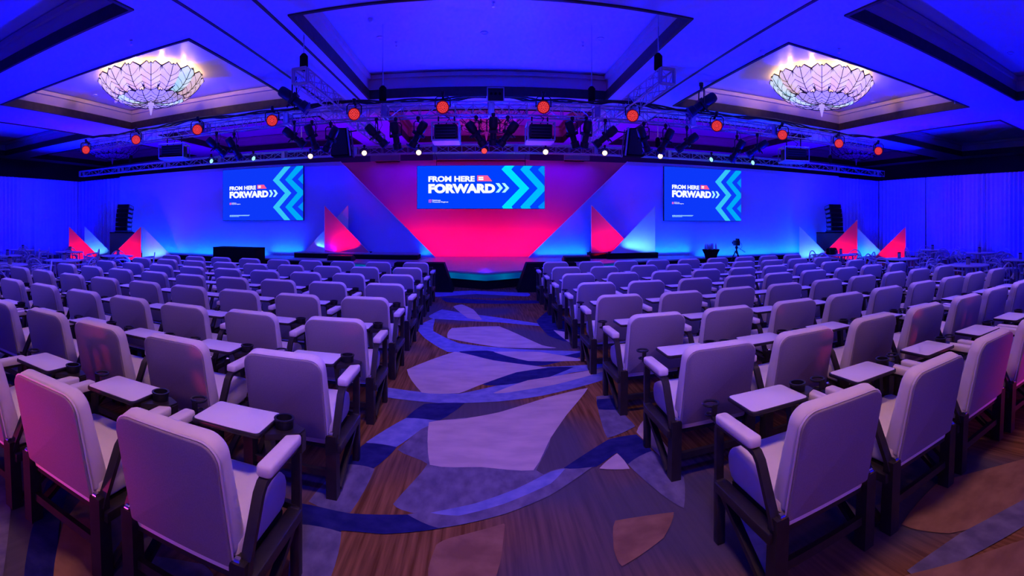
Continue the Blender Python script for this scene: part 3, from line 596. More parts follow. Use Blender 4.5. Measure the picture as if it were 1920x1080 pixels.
# profile spots
PS_body = MB().lathe([(.02, -.34), (.085, -.33), (.10, -.29), (.105, -.12), (.085, -.08), (.075, -.02), (.075, .16), (.10, .18), (.10, .30), (.088, .31), (.085, .26), (.005, .25)], 18)
PS = PS_body.mesh('body', M_bplastic, 35)
PSf = MB().box(-.10, .10, -.115, .115, -.05, .015).box(-.02, .02, -.19, -.10, -.06, -.03).mesh('shutter_assembly', M_bplastic)
PSg = MB().box(-.105, .105, -.105, .105, .30, .315).box(-.105, -.085, -.105, .105, .315, .33).box(.085, .105, -.105, .105, .315, .33).mesh('gel_frame', mat('gel_frame_blue', (.02, .03, .20), .4, noise=.1, nscale=10))
YKP = yoke_mesh(.15, .30)
def profile(lab, u, v, Y, du, dv, fwd, scale=1.0, hang=None):
    p = onplane(u, v, Y); o = thing('profile_spot', lab, 'stage light', p, 0, 'profile spots on the trusses'); d = Vector((du, fwd, -dv))
    b = obj('body', PS, o, (0, 0, 0), d.to_track_quat('Z', 'Y').to_euler()); obj('shutter_assembly', PSf, b); obj('gel_frame', PSg, b)
    y = obj('yoke', YKP, o, (0, 0, 0), (0, 0, math.atan2(-d.x, d.y) if abs(d.x)+abs(d.y) > .05 else 0))
    zt = (TZ if hang is None else hang) - p.z
    obj('hanger', MB().tube([(0, 0, .30 if zt > 0 else -.1), (0, 0, zt)], .016, 6).mesh('hanger', M_bplastic), o)
    obj('safety_cable', MB().tube([(.05, 0, .1), (.13, .02, .25), (.10, 0, max(.4, zt*.8)), (.02, 0, max(.5, zt))], .006, 5).mesh('safety_cable', M_bplastic), o)
    b.scale = (scale,)*3; y.scale = (scale,)*3
PL = [(406, 276, .6, .7, .5), (439, 279, .35, .9, .5), (552, 258, .75, .65, .4), (585, 258, .25, .95, .4), (620, 262, -.55, .8, .4), (706, 255, .7, .75, .3), (742, 255, .1, 1, .35), (784, 253, -.5, .8, .3), (893, 252, .6, .8, .3), (925, 247, 0, 1, .35), (952, 252, -.6, .8, .3),
      (1073, 253, .35, .9, .3), (1099, 253, -.1, 1, .35), (1135, 257, -.75, .65, .3), (1207, 262, .45, .85, .4), (1248, 265, -.35, .9, .4), (1288, 268, -.75, .65, .4), (1382, 283, -.35, .85, .5), (1420, 279, -.7, .6, .5)]
for i, (u, v, du, dv, fw) in enumerate(PL):
    side = 'left' if u < 760 else ('middle' if u < 1050 else 'right')
    k = i if u < 760 else (i-7 if u < 1050 else i-11)
    profile('black profile spot hanging under the %s of front truss, %s from left there' % (side, ORD[k]), u, v, TY-.15, du, dv, fw)
profile('large black profile spot raised above the front truss, left', 552, 187, TY-.15, .75, .55, .1, 1.35, TZ+.3)
profile('large black profile spot raised above the front truss, right', 1315, 197, TY-.15, -.75, .55, .1, 1.35, TZ+.3)
# projectors in cages
def projector(lab, u, v, Y, W, H, D, yaw=0):
    p = onplane(u, v, Y); o = thing('projector', lab, 'projector', p, yaw)
    obj('body', MB().pillow(rrect(-W*.42, W*.42, -H*.36, H*.42, .03, 3), -D*.45, D*.45, .02).mesh('body', M_bplastic, 40), o)
    ln = obj('lens_barrel', MB().lathe([(.09, 0), (.09, .10), (.075, .12), (.07, .10), (.002, .09)], 16, Matrix.Translation((W*.12, D*.45, 0)) @ Matrix.Rotation(-PI/2, 4, 'X')).mesh('lens_barrel', M_bplastic, 40), o)
    cg = MB()
    for x in (-W/2, W/2):
        for y in (-D/2, D/2): cg.tube([(x, y, -H/2), (x, y, H/2)], .018, 6)
        for z in (-H/2, H/2): cg.tube([(x, -D/2, z), (x, D/2, z)], .018, 6)
    for y in (-D/2, D/2):
        for z in (-H/2, H/2): cg.tube([(-W/2, y, z), (W/2, y, z)], .018, 6)
    obj('cage', cg.mesh('cage', M_alu, 40), o); obj('cage_floor', MB().box(-W/2, W/2, -D/2, D/2, -H/2-.03, -H/2-.005).mesh('cage_floor', M_alu), o)
    zt = TZ-p.z
    for x in (-W*.3, W*.3): obj('hanger', MB().tube([(x, 0, H/2), (x, 0, zt)], .018, 6).mesh('hanger', M_bplastic), o)
    obj('cable_loop', MB().tube([(0, -.1, H/2), (.08, -.15, H/2+.12), (-.05, -.12, H/2+.2), (.04, -.1, zt)], .012, 6).mesh('cable_loop', M_bplastic, 50), o)
    for k in range(4): obj('vent_slat', MB().box(-W*.36, W*.36, -D*.45-.006, -D*.45, -H*.25+k*.07, -H*.25+k*.07+.02).mesh('vent_slat', M_black), o)
projector('black caged projector under front truss, left of centre', 837, 250, TY, .62, .40, .6)
projector('black caged projector under front truss, right of centre', 1012, 250, TY, .62, .40, .6)
projector('black caged projector under front truss, far left', 327, 285, TY, .74, .40, .6, .3)
projector('black caged projector under front truss, far right', 1488, 291, TY, .74, .40, .6, -.3)
# control box on the middle of the front truss
p = onplane(929, 180, TY-.05); o = thing('rigging_box', 'square black rigging box on top of front truss middle', 'box', p)
obj('body', MB().pillow(rrect(-.19, .19, -.16, .16, .02, 3), -.12, .12, .012).mesh('body', M_bplastic, 40), o); obj('rim', frame_ring(-.20, .20, -.17, .17, -.01, .01, .025).mesh('rim', M_alu), o, (0, -.125, 0), (PI/2, 0, 0)); obj('bracket', MB().box(-.06, .06, -.05, .05, TZ+.30-p.z, -.15).mesh('bracket', M_bplastic), o)
for x in (-.10, .0, .10): obj('socket', MB().lathe([(.03, 0), (.03, .02), (.018, .022), (.002, .01)], 10, Matrix.Translation((x, -.12, .02)) @ Matrix.Rotation(PI/2, 4, 'X')).mesh('socket', M_black, 40), o)
# hung loudspeakers
for sx, u, lab in ((1, 640, 'black hung loudspeaker under the left short truss'), (-1, 1189, 'black hung loudspeaker under the right short truss')):
    p = onplane(u, 268, 13.6); o = thing('hung_speaker', lab, 'loudspeaker', p, 0)
    pr = [(-.25*sx, -.42), (.30*sx, -.42), (.20*sx, .40), (-.05*sx, .42), (-.30*sx, -.10)]
    obj('cabinet', MB().pillow(pr, -.22, .22, .02).mesh('cabinet', M_black, 40), o); obj('grille', MB().prism([(a*.9, b*.9) for a, b in pr], -.228, -.22).mesh('grille', M_bplastic), o)
    obj('rigging_frame', MB().bar((.34*sx, -.2, -.42), (.24*sx, -.2, .42), .04, .04, (0,1,0)).bar((.34*sx, .2, -.42), (.24*sx, .2, .42), .04, .04, (0,1,0)).bar((.24*sx, 0, .42), (-.1*sx, 0, .42), .05, .05, (0,1,0)).mesh('rigging_frame', M_alu), o)
    tx_ = (-3.70 if sx > 0 else 3.77)-p.x
    obj('hanger', MB().tube([(.1*sx, 0, .42), (.1*sx, 0, 4.44-p.z), (tx_, 0, 4.47-p.z)], .02, 6).mesh('hanger', M_bplastic), o)

# ------------------------------------------------------------------ glass-leaf chandeliers
def leaf_mats():
    out = []
    for nm, c1, c2, s in (('warm', (1.0, .55, .28), (1.0, .80, .58), .85), ('rose', (.85, .52, .56), (.98, .74, .72), .80), ('ice', (.45, .78, .90), (.90, .94, 1.0), .85), ('lilac', (.58, .40, .80), (.80, .58, .92), .58), ('unlit', (.30, .30, .6), (.36, .36, .7), .0)):
        m = bpy.data.materials.new('leaf_glass_'+nm); m.use_nodes = True; nt = m.node_tree; b = nt.nodes['Principled BSDF']; b.inputs['Roughness'].default_value = .35; b.inputs['Base Color'].default_value = (.62, .58, .62, 1)
        tc = nt.nodes.new('ShaderNodeTexCoord'); n = nt.nodes.new('ShaderNodeTexNoise'); n.inputs['Scale'].default_value = 2.2; r = nt.nodes.new('ShaderNodeValToRGB')
        r.color_ramp.elements[0].position = .3; r.color_ramp.elements[1].position = .7; r.color_ramp.elements[0].color = (*c1, 1); r.color_ramp.elements[1].color = (*c2, 1)
        nt.links.new(tc.outputs['Object'], n.inputs['Vector']); nt.links.new(n.outputs['Fac'], r.inputs['Fac']); nt.links.new(r.outputs['Color'], b.inputs['Emission Color']); b.inputs['Emission Strength'].default_value = s; out.append(m)
    return out
LM = leaf_mats()
def leaf_geo(r0, z0, r1, z1, half, seedw, nseg=9, sag=.10):
    """a cupped leaf running outwards from (r0,z0) to (r1,z1) with a scalloped tip; returns leaf MB and vein MB"""
    def P(s, t):                       # s along 0..1, t across -1..1
        wd = half*(.34+.66*min(1, s*1.5))*(1 if s < .86 else math.sqrt(max(0.02, 1-((s-.86)/.15)**2)))
        r = r0+(r1-r0)*s; z = z0+(z1-z0)*(s**1.25) - sag*math.sin(s*PI)
        y = t*wd; dz = .05*abs(t)**2 + (.03*math.cos(t*7) if s > .8 else 0)
        q = r-abs(t)**2*.05; return Vector((q*math.cos(y/max(.3, r)), q*math.sin(y/max(.3, r)), z+dz))
    mt = 7; vs = []; fs = []
    for i in range(nseg+1):
        for j in range(mt): vs.append(P(i/nseg, -1+2*j/(mt-1)))
    for i in range(nseg):
        for j in range(mt-1): fs.append((i*mt+j, (i+1)*mt+j, (i+1)*mt+j+1, i*mt+j+1))
    leaf = MB().add(vs, fs); vein = MB(); off = Vector((0, 0, -.012))
    vein.tube([P(i/10, 0)+off for i in range(11)], .011, 5)
    for sgn in (-1, 1):
        vein.tube([P(i/10, sgn)+off for i in range(11)], .020, 5)
        for s in (.22, .40, .58, .74): vein.tube([P(s, 0)+off, P(min(1, s+.10), sgn*.45)+off, P(min(.98, s+.16), sgn*.9)+off], .007, 4)
    vein.tube([P(1, -1+2*k/8)+off for k in range(9)], .012, 5)
    return leaf, vein
R1, ZR = 1.70, 0.0                      # rim radius, rim level (local)
lo, vo = leaf_geo(.86, -.58, R1, -.03, .345, 1, sag=.15); li, vi = leaf_geo(.10, -.74, 1.08, -.62, .30, 2, sag=.10)
LO = [lo.mesh('outer_leaf', m, 60) for m in LM]; LI = [li.mesh('inner_leaf', m, 60) for m in LM]; VO = vo.mesh('leading', M_lead, 60); VI = vi.mesh('leading', M_lead, 60)
def chandelier(lab, x, y, lit, order):
    o = thing('chandelier', lab, 'chandelier', (x, y, HP-.15), 0, 'glass leaf ceiling lamps')
    for k in range(16):
        a = math.atan2(-x, -y); ang = 2*PI*k/16 + math.atan2(-y, -x)
        m = order[k % len(order)] if lit else 4
        l = obj('outer_leaf', LO[m], o, (0, 0, 0), (0, 0, ang)); obj('leading', VO, l)
    for k in range(12):
        ang = 2*PI*(k+.5)/12 + math.atan2(-y, -x)
        l = obj('inner_leaf', LI[(2 if k in (3, 9) else 3) if lit else 4], o, (0, 0, 0), (0, 0, ang)); obj('leading', VI, l)
    obj('finial', MB().lathe([(.08, -.66), (.10, -.80), (.075, -.86), (.055, -.96), (.035, -1.05), (.022, -1.12), (.001, -1.16)], 12).mesh('finial', LM[3] if lit else LM[4], 50), o)
    obj('canopy', MB().lathe([(.5, .145), (.5, .09), (.2, -.03), (.16, -.62), (.05, -.7)], 20).mesh('canopy', M_white, 50), o)
    if lit:
        for k in range(10):
            a = 2*PI*k/10
            l = bpy.data.lights.new('chandelier_bulb', 'POINT'); l.energy = 24; l.color = (1.0, .50, .17); l.shadow_soft_size = .05
            b = bpy.data.objects.new('chandelier_bulb', l); COL.objects.link(b); b.location = (1.30*math.cos(a), 1.30*math.sin(a), .05); b.parent = o
CL = [1, 1, 2, 0, 0, 0, 1, 2, 1, 0, 0, 1, 0, 0, 1, 2]
chandelier('glowing glass-leaf bowl chandelier in the left coffer', CXS[1], CYS[2], True, [0, 1, 2, 1, 1, 0, 0, 1, 2, 1, 0, 1, 1, 0, 0, 0])
chandelier('glowing glass-leaf bowl chandelier in the right coffer', CXS[3], CYS[2], True, [0, 0, 0, 1, 0, 1, 1, 0, 1, 0, 1, 1, 2, 2, 1, 1])
chandelier('unlit glass-leaf bowl chandelier behind the middle of front truss', CXS[2], CYS[3], False, [4])
chandelier('unlit blue-tinted bowl chandelier far behind the truss at left', CXS[0], CYS[3], False, [4])
chandelier('unlit blue-tinted bowl chandelier far behind the truss at right', CXS[4], CYS[3], False, [4])

# ================================================================== LOUDSPEAKERS AND STAGE-SIDE OBJECTS
def array_stack(lab, lab2, u, r, ub, wb, flip):
    t = (ub-U0)/F; o = thing('draped_plinth', lab2, 'plinth', (r*math.sin(t), r*math.cos(t), 0), -t)
    obj('drape', MB().box(-wb/2, wb/2, -.35, .35, 0, 1.25).mesh('drape', mat('plinth_fabric', (.10, .10, .14), .9, noise=.1)), o); obj('top', MB().box(-wb/2-.01, wb/2+.01, -.36, .36, 1.25, 1.28).mesh('top', M_black), o)
    t = (u-U0)/F; o = thing('speaker_array', lab, 'loudspeaker', (r*math.sin(t), r*math.cos(t), 1.28), -t + flip*.55)
    obj('base_frame', MB().box(-.36, .36, -.25, .25, 0, .05).mesh('base_frame', M_bplastic), o)
    for k in range(6):
        a = -.02-.035*k; cz = .16+.205*k; cy = .03*k*k*.25
        md = obj('speaker_module', MB().pillow([(-.25, -.095), (.25, -.095), (.21, .095), (-.25, .095)], -.32, .32, .012, 'x').mesh('speaker_module', M_bplastic, 40), o, (0, cy, cz), (a, 0, 0))
        obj('grille', MB().box(-.29, .29, -.262, -.252, -.08, .08).mesh('grille', M_black), md); obj('link_plate', MB().box(-.34, -.32, -.22, .15, -.06, .06).mesh('link_plate', M_steel), md); obj('link_plate', MB().box(.32, .34, -.22, .15, -.06, .06).mesh('link_plate', M_steel), md)
array_stack('tilted black six-box line array at left, behind the red triangles', 'draped plinth under the left line array', 232, 22.4, 229, 1.15, -1)
array_stack('tilted black six-box line array at right, behind the red triangles', 'draped plinth under the right line array', 1565, 22.4, 1557, 1.3, 1)
# black draped table, left of stage
o = thing('draped_table', 'black draped table on the floor in front of left backdrop', 'table', (-8.27, 14.6, 0)); hx = .86
obj('cloth', MB().pillow(rrect(-hx, hx, -.38, .38, .03, 3), 0, .84, .015, 'z').mesh('cloth', M_black, 40), o); obj('tabletop', MB().box(-hx, hx, -.38, .38, .84, .86).mesh('tabletop', M_black), o)
# draped monitors at the foot of the stage
for sx, lab in ((-1, 'black draped floor monitor left of the aisle at the stage front'), (1, 'black draped floor monitor right of the aisle at the stage front')):
    o = thing('floor_monitor', lab, 'monitor', (sx*1.6+.08, 11.95, 0)); m = MB()
    vs = [(-.80, -.35, 0), (.80, -.35, 0), (.80, .35, 0), (-.80, .35, 0), (-.70, -.15, .70), (.56, -.15, .70), (.56, .25, .70), (-.70, .25, .70)]
    vs = [(-sx*0+x*(-sx), y, z) for x, y, z in vs]
    obj('cloth', m.add(vs, [(3,2,1,0),(4,5,6,7),(0,1,5,4),(1,2,6,5),(2,3,7,6),(3,0,4,7)]).mesh('cloth', M_black), o); obj('bezel', MB().box(-.5, .5, .26, .30, .15, .68).mesh('bezel', M_bplastic), o)
# low black stage monitors on the deck
for u, lab in ((640, 'low black stage monitor on the left of the deck'), (1080, 'low black stage monitor on the right of the deck')):
    t = (u-U0)/F; o = thing('stage_monitor', lab, 'monitor', (15.55*math.tan(t), 15.55, .43))
    obj('cabinet', MB().pillow([(-.22, 0), (.22, 0), (.22, .10), (-.05, .20), (-.22, .16)], -.45, .45, .02, 'x').mesh('cabinet', M_bplastic, 40), o); obj('grille', MB().box(-.4, .4, -.228, -.222, .02, .14).mesh('grille', M_black), o)
# cocktail table with bottles
ct = onplane(1333, 467, 15.0); o = thing('cocktail_table', 'small round table in a tapered black stretch cover', 'table', (ct.x, ct.y, 0))
obj('cover', MB().lathe([(.26, 0), (.20, .25), (.19, .4), (.24, .6), (.31, .74), (.315, .755)], 20).mesh('cover', M_black, 50), o); obj('tabletop', MB().lathe([(.31, .755), (.315, .765), (.30, .775)], 24).mesh('tabletop', M_black, 40), o)
bm_ = MB().lathe([(.030, 0), (.032, .01), (.032, .13), (.014, .165), (.012, .19)], 10).mesh('bottle', mat('clear_bottle', (.45, .5, .62), .15, spec=.6, noise=.05), 40); cm_ = MB().lathe([(.015, .19), (.015, .21), (.002, .212)], 10).mesh('cap', M_white, 40)
for k in range(10):
    a = 2*PI*k/7 if k < 7 else 2*PI*(k-7)/3; rr = .20 if k < 7 else .08
    b = thing('bottle', 'small clear water bottle standing on the black cocktail table', 'bottle', (ct.x+rr*math.cos(a), ct.y+rr*math.sin(a), .775), 0, 'water bottles on the cocktail table'); obj('glass', bm_, b); obj('cap', cm_, b)
# video camera on tripod
cp = onplane(1381, 470, 15.4); o = thing('video_camera', 'black video camera on a tripod in front of right backdrop', 'camera', (cp.x, cp.y, 0), -.1)
for k in range(3):
    a = 2*PI*k/3+.5; obj('leg', MB().tube([(.03*math.cos(a), .03*math.sin(a), .66), (.20*math.cos(a), .20*math.sin(a), .30), (.36*math.cos(a), .36*math.sin(a), .0)], [.022, .02, .014], 8).mesh('leg', M_bplastic, 40), o)
obj('spreader', MB().tube([(.2*math.cos(2*PI*k/3+.5), .2*math.sin(2*PI*k/3+.5), .30) for k in range(3)], .008, 5, closed=True).mesh('spreader', M_bplastic), o); obj('column', MB().tube([(0, 0, .55), (0, 0, .74)], .03, 10).mesh('column', M_bplastic, 40), o)
hd = obj('pan_head', MB().lathe([(.05, .74), (.06, .78), (.05, .83), (.03, .85)], 12).mesh('pan_head', M_bplastic, 40), o); obj('pan_handle', MB().tube([(.03, -.02, .80), (.32, -.10, .60)], [.010, .014], 6).mesh('pan_handle', M_bplastic), hd)
cb = obj('camera_body', MB().pillow(rrect(-.08, .08, .86, 1.06, .02, 3), -.16, .16, .015).mesh('camera_body', M_bplastic, 40), o); obj('viewfinder', MB().box(-.05, .03, -.20, -.02, 1.06, 1.13).mesh('viewfinder', M_bplastic), cb); obj('lens', MB().lathe([(.05, 0), (.055, .12), (.06, .14), (.002, .13)], 14, Matrix.Translation((0, .16, .96)) @ Matrix.Rotation(-PI/2, 4, 'X')).mesh('lens', M_bplastic, 40), cb)
obj('cable', MB().tube([(.08, -.1, .98), (.16, -.12, .93), (.18, -.1, .82), (.12, -.05, .7)], .008, 5).mesh('cable', M_bplastic), o)

# ================================================================== TABLES AND WHITE OPEN-WORK CHAIRS AT THE SIDES
tt = MB().lathe([(.001, .715), (.44, .715), (.475, .725), (.48, .74), (.475, .75), (.001, .75)], 28).mesh('tabletop', M_white, 40)
tl = MB().tube([(.33, 0, 0), (.36, 0, .72)], [.016, .022], 8).mesh('leg', M_white, 40); tb = MB().lathe([(.045, .02), (.045, .70), (.12, .715)], 12).mesh('column', M_white, 40); tf = MB().lathe([(.24, 0), (.24, .015), (.05, .03)], 20).mesh('base', M_white, 40)
vc = MB().lathe([(.045, 0), (.05, .01), (.046, .14), (.05, .145)], 14).mesh('cup', M_grey, 40); vt = MB().lathe([(.052, .145), (.052, .16), (.03, .175), (.002, .176)], 14).mesh('lid', M_bplastic, 40)
def arc_pts(f, n=12): return [f(i/n) for i in range(n+1)]
oc = {}
oc['seat'] = MB().pillow(rrect(-.22, .22, -.21, .22, .09, 4), .435, .46, .008, 'z').mesh('seat', M_white, 40)
for nm, f in {'back_hoop': lambda s: (.27*math.cos(PI*s), -.24-.05*math.sin(PI*s), .46+.38*math.sin(PI*s)), 'back_loop': lambda s: (.24*math.cos(PI*s)+.03, -.23-.04*math.sin(PI*s), .46+.26*math.sin(PI*s)**.8), 'back_curl': lambda s: (-.25+.5*s, -.26, .60+.10*math.sin(2*PI*s)),
              'arm_rail': lambda s: (.27*math.cos(PI*s), .16-.42*math.sin(PI*s), .66+.06*math.sin(PI*s))}.items():
    oc[nm] = MB().tube(arc_pts(f, 14), .018, 6).mesh(nm, M_white, 60)
legm = [MB().tube([(sx*.20, sy*.19, .44), (sx*.24, sy*.23, 0)], [.018, .013], 6).mesh('leg', M_white, 40) for sx in (-1, 1) for sy in (-1, 1)]
postm = [MB().tube([(sx*.21, .16, .45), (sx*.27, .16, .66)], .013, 6).mesh('arm_post', M_white, 40) for sx in (-1, 1)]
def open_chair(lab, x, y, rz):
    o = thing('open_chair', lab, 'chair', (x, y, 0), rz, 'white open-work chairs at the side tables')
    for nm in ('seat', 'back_hoop', 'back_loop', 'back_curl', 'arm_rail'): obj(nm, oc[nm], o)
    for m in legm: obj('leg', m, o)
    for m in postm: obj('arm_post', m, o)
random.seed(21)
TABS = [('left', 'at the left photo edge', -9.3, 5.9), ('left', 'beside the left seating', -9.55, 7.75), ('left', 'before the far left red triangles', -9.75, 10.0), ('left', 'in second row out, left', -12.2, 10.2), ('left', 'nearest the left drapes', -14.2, 9.6), ('left', 'in outer row, left edge', -11.9, 7.5),
        ('right', 'before the tall red triangle', 10.0, 10.5), ('right', 'before the rightmost red triangle', 9.95, 8.1), ('right', 'beside the right seating', 9.35, 5.6), ('right', 'at the right photo edge', 11.4, 5.2), ('right', 'in second row out, right', 13.4, 7.6), ('right', 'nearest the right drapes', 14.0, 9.9)]
for i, (sd, wh, x, y) in enumerate(TABS):
    t = thing('bistro_table', 'small white round table %s' % wh, 'table', (x, y, 0), random.random(), 'white side tables')
    obj('tabletop', tt, t); obj('column', tb, t); obj('base', tf, t)
    for k in range(4): obj('leg', tl, t, (0, 0, 0), (0, 0, k*PI/2))
    c = thing('lidded_cup', 'grey cylinder with dark lid on the table %s' % wh, 'cup', (x+.05*random.uniform(-1, 1), y+.05, .75), 0, 'lidded cups on the side tables'); obj('cup', vc, c); obj('lid', vt, c)
    a0 = random.random()*PI/2
    for k in range(4):
        a = a0+k*PI/2+random.uniform(-.12, .12); rr = .74+random.uniform(-.03, .08)
        cx, cy = x+rr*math.cos(a), y+rr*math.sin(a)
        if abs(cx) < 8.15: continue
        pos = ('near' if math.sin(a) < 0 else 'far')+' '+('left' if math.cos(a) < 0 else 'right')
        open_chair('white open-work chair on %s side of table %s' % (pos, wh), cx, cy, a+PI/2)

bg = thing('backpack', 'dark backpack lying on the white table before the tall red triangle', 'bag', (9.80, 10.72, .752), .5)
obj('body', MB().pillow(rrect(-.20, .20, 0, .20, .08, 5, .03), -.13, .13, .05).mesh('body', M_black, 60), bg); obj('pocket', MB().pillow(rrect(-.13, .13, .02, .13, .04, 4), -.17, -.12, .02).mesh('pocket', M_bplastic, 60), bg); obj('strap', MB().tube([(-.16, .02, .17), (-.24, 0, .24), (-.28, -.03, .16), (-.26, -.04, .03)], .014, 6).mesh('strap', M_bplastic, 60), bg)

# ================================================================== CONFERENCE CHAIRS WITH TABLET TRAYS
# local frame: chair faces +Y, floor at z 0, rear face of the backrest top at y = -.33, z = .93
BH = .515; ZT = .888
REC = math.radians(13.5)
def recl(q):                                   # q.x across, q.y thickness forward from the rear face, q.z height up the back (0..)
    th = q.y*(1.0+.45*(1-min(1, max(0, q.z/BH)))); c, s = math.cos(REC), math.sin(REC)
    return Vector((q.x, -.33 + s*(BH-q.z) + c*th, ZT - c*(BH-q.z) + s*th))
out = rrect(-.262, .262, .008, BH, .085, 6, .02)
CH = {}
CH['back_cushion'] = MB().pillow(out, .006, .088, .020, 'y', recl).mesh('back_cushion', M_vinyl, 50)
CH['back_panel'] = MB().pillow(rrect(-.258, .258, -.012, BH-.006, .080, 6, .018), -.010, .012, .006, 'y', recl).mesh('back_panel', M_fabric, 50)
n = 44; rim = rrect(-.260, .260, -.008, BH-.003, .083, 6, .019); CH['piping'] = MB().tube([recl(Vector((p[0], .004, p[1]))) for p in rim], .0055, 5, closed=True).mesh('piping', M_vinyl, 60)
seatp = [(-.19, .335), (.24, .335), (.285, .35), (.315, .40), (.320, .455), (.300, .495), (.255, .515), (.18, .512), (.0, .488), (-.19, .455)]
CH['seat_cushion'] = MB().pillow(seatp, -.265, .265, .03, 'x').mesh('seat_cushion', M_vinyl, 55)
CH['seat_pan'] = MB().box(-.255, .255, -.18, .27, .305, .336).mesh('seat_pan', M_frame)
padp = rrect(-.05, .30, -.036, .036, .034, 4)
def sided(fn): return {s: fn(s) for s in (-1, 1)}
AX = .305
CH['armrest'] = MB().pillow([(p[1], p[0]) for p in rrect(-.04, .31, -.037, .037, .022, 4)], .645, .694, .010, 'z').mesh('armrest', M_vinyl, 55)
def flatbar(pts, wx, th):                      # flat bent bar in the y-z plane
    m = MB(); pts = [Vector((0, *p)) for p in pts]; L = []
    for i, p in enumerate(pts):
        t = (pts[min(i+1, len(pts)-1)]-pts[max(i-1, 0)]).normalized(); nrm = Vector((0, -t.z, t.y))
        L.append([p+Vector((sx*wx/2, 0, 0))+nrm*sy*th/2 for sx, sy in ((-1,-1),(1,-1),(1,1),(-1,1))])
    vs = [q for R in L for q in R]; fs = [(3,2,1,0), tuple(4*(len(L)-1)+k for k in range(4))]
    for i in range(len(L)-1):
        for k in range(4): fs.append((4*i+k, 4*i+(k+1) % 4, 4*i+4+(k+1) % 4, 4*i+4+k))
    return m.add(vs, fs)
CH['arm_frame'] = flatbar([(.325, .30), (.325, .60), (.315, .63), (.29, .638), (.0, .638), (-.045, .628), (-.075, .60), (-.10, .55), (-.175, .40), (-.19, .35)], .045, .026).mesh('arm_frame', M_frame, 40)
CH['front_leg'] = MB().pillow(rrect(-.024, .024, .295, .345, .006, 2), 0, .34, .004, 'z').mesh('leg', M_frame, 40)
CH['rear_leg'] = MB().add([(x*k, y, z) for z, y0, y1, k in ((.40, -.225, -.155, 1), (0, -.205, -.125, 1)) for x, y in ((-.034, y0), (.034, y0), (.034, y1), (-.034, y1))], [(0,1,2,3),(7,6,5,4),(0,4,5,1),(1,5,6,2),(2,6,7,3),(3,7,4,0)]).mesh('leg', M_frame)
CH['side_rail'] = MB().pillow(rrect(-.19, .31, .285, .335, .006, 2), -.035, .035, .004, 'x').mesh('side_rail', M_frame, 40)
CH['brace'] = MB().bar((0, .28, .29), (0, -.12, .04), .03, .04, (1,0,0)).mesh('brace', M_frame)
CH['stretcher'] = MB().bar((-.30, -.17, .15), (.30, -.17, .15), .03, .04).mesh('stretcher', M_frame)
CH['hinge_pin'] = MB().lathe([(.016, -.012), (.016, .012)], 10, Matrix.Rotation(PI/2, 4, 'Y')).mesh('hinge_pin', M_steel, 40)
CH['tray'] = MB().pillow(rrect(-.20, .185, .155, .435, .028, 4), .700, .722, .005, 'z').mesh('tray', M_frame, 40)
CH['tray_top'] = MB().pillow(rrect(-.192, .177, .163, .427, .024, 4), .720, .7245, .0015, 'z').mesh('tray_top', M_tray, 40)
CH['tray_bracket'] = MB().prism([(.12, .30), (.185, .22), (.33, .30), (.335, .36), (.26, .40), (.18, .40)], .672, .700, 'z').bar((.315, .335, .60), (.315, .335, .69), .05, .05).mesh('tray_bracket', M_frame)
CH['tray_post'] = MB().bar((.20, .325, .34), (.16, .31, .69), .035, .05).bar((.31, .325, .33), (.20, .325, .34), .03, .03).mesh('tray_post', M_frame)
CH['cup_holder'] = MB().lathe([(.036, .685), (.045, .695), (.047, .738), (.051, .742), (.051, .748), (.040, .748), (.039, .705), (.002, .703)], 16, Matrix.Translation((.235, .335, 0))).mesh('cup_holder', M_bplastic, 40)
CH['cup_ring'] = MB().tube([(.043*math.cos(2*PI*k/16), .043*math.sin(2*PI*k/16), .715) for k in range(16)], .007, 6, closed=True).tube([(.028*math.cos(2*PI*k/12), .028*math.sin(2*PI*k/12), .655) for k in range(12)], .006, 5, closed=True).bar((.0, -.035, .64), (.0, -.043, .722), .03, .012).bar((.0, -.03, .655), (.0, -.08, .64), .03, .015).mesh('cup_ring', M_bplastic, 40)
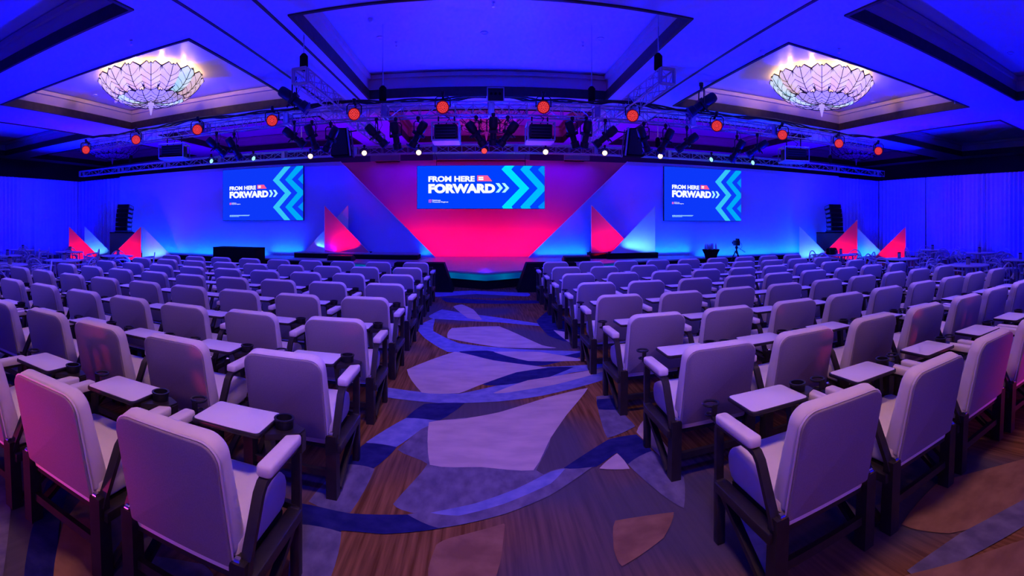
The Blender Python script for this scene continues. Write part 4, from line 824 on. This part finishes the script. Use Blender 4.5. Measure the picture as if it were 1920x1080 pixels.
def chair(lab, x, y, rz, block):
    o = thing('conference_chair', lab, 'chair', (x, y, 0), rz, 'conference chairs in the %s block' % block)
    bk = obj('back_cushion', CH['back_cushion'], o); obj('back_panel', CH['back_panel'], o); obj('piping', CH['piping'], bk)
    obj('seat_cushion', CH['seat_cushion'], o); obj('seat_pan', CH['seat_pan'], o); obj('stretcher', CH['stretcher'], o)
    for s in (-1, 1):
        obj('armrest', CH['armrest'], o, (s*AX, 0, 0)); fr = obj('arm_frame', CH['arm_frame'], o, (s*AX, 0, 0)); obj('hinge_pin', CH['hinge_pin'], fr, (-s*.02, -.21, .405))
        obj('leg', CH['front_leg'], o, (s*AX, 0, 0)); obj('leg', CH['rear_leg'], o, (s*.285, 0, 0)); obj('side_rail', CH['side_rail'], o, (s*AX, 0, 0)); obj('brace', CH['brace'], o, (s*AX, 0, 0))
    tr = obj('tray', CH['tray'], o); obj('tray_top', CH['tray_top'], tr); obj('tray_bracket', CH['tray_bracket'], o); obj('tray_post', CH['tray_post'], o); obj('cup_holder', CH['cup_holder'], o); obj('cup_ring', CH['cup_ring'], o, (-AX-.01, .40, 0))
    return o
random.seed(4)
XL, XR, YL, YR, Q, PLx, PRx = 1.179, 1.519, 1.453, 1.558, 1.156, .738, .739
for s, block in ((-1, 'left'), (1, 'right')):
    for k in range(8):
        for c in range(9):
            if s < 0: x = -(XL+c*PLx+k*.027); y = YL+k*Q-.019*c
            else: x = XR+c*PRx+k*.002; y = YR+k*Q-.008*c
            x += (-.055 if s < 0 and c and k >= 1 else 0) + (.03 if s > 0 and 2 <= c <= 6 else 0)
            t = math.atan2(x, y)
            if t*F+U0 < -90 or t*F+U0 > 2010: continue       # wholly outside the frame
            row = ['row nearest the camera'] + ['%s row from the camera' % ORD[i] for i in range(1, 7)] + ['row nearest the stage']
            lab = 'cream tray-arm chair %s of aisle, %s, %s from aisle' % (block, row[k], 'seat on the aisle' if False else ORD[c]+' seat')
            jx, jy, jr = (random.uniform(-.012, .012), random.uniform(-.02, .02), random.uniform(-.02, .02)) if k or c else (0, 0, 0)
            chair(lab, x+jx, y+.33+jy, jr, block)
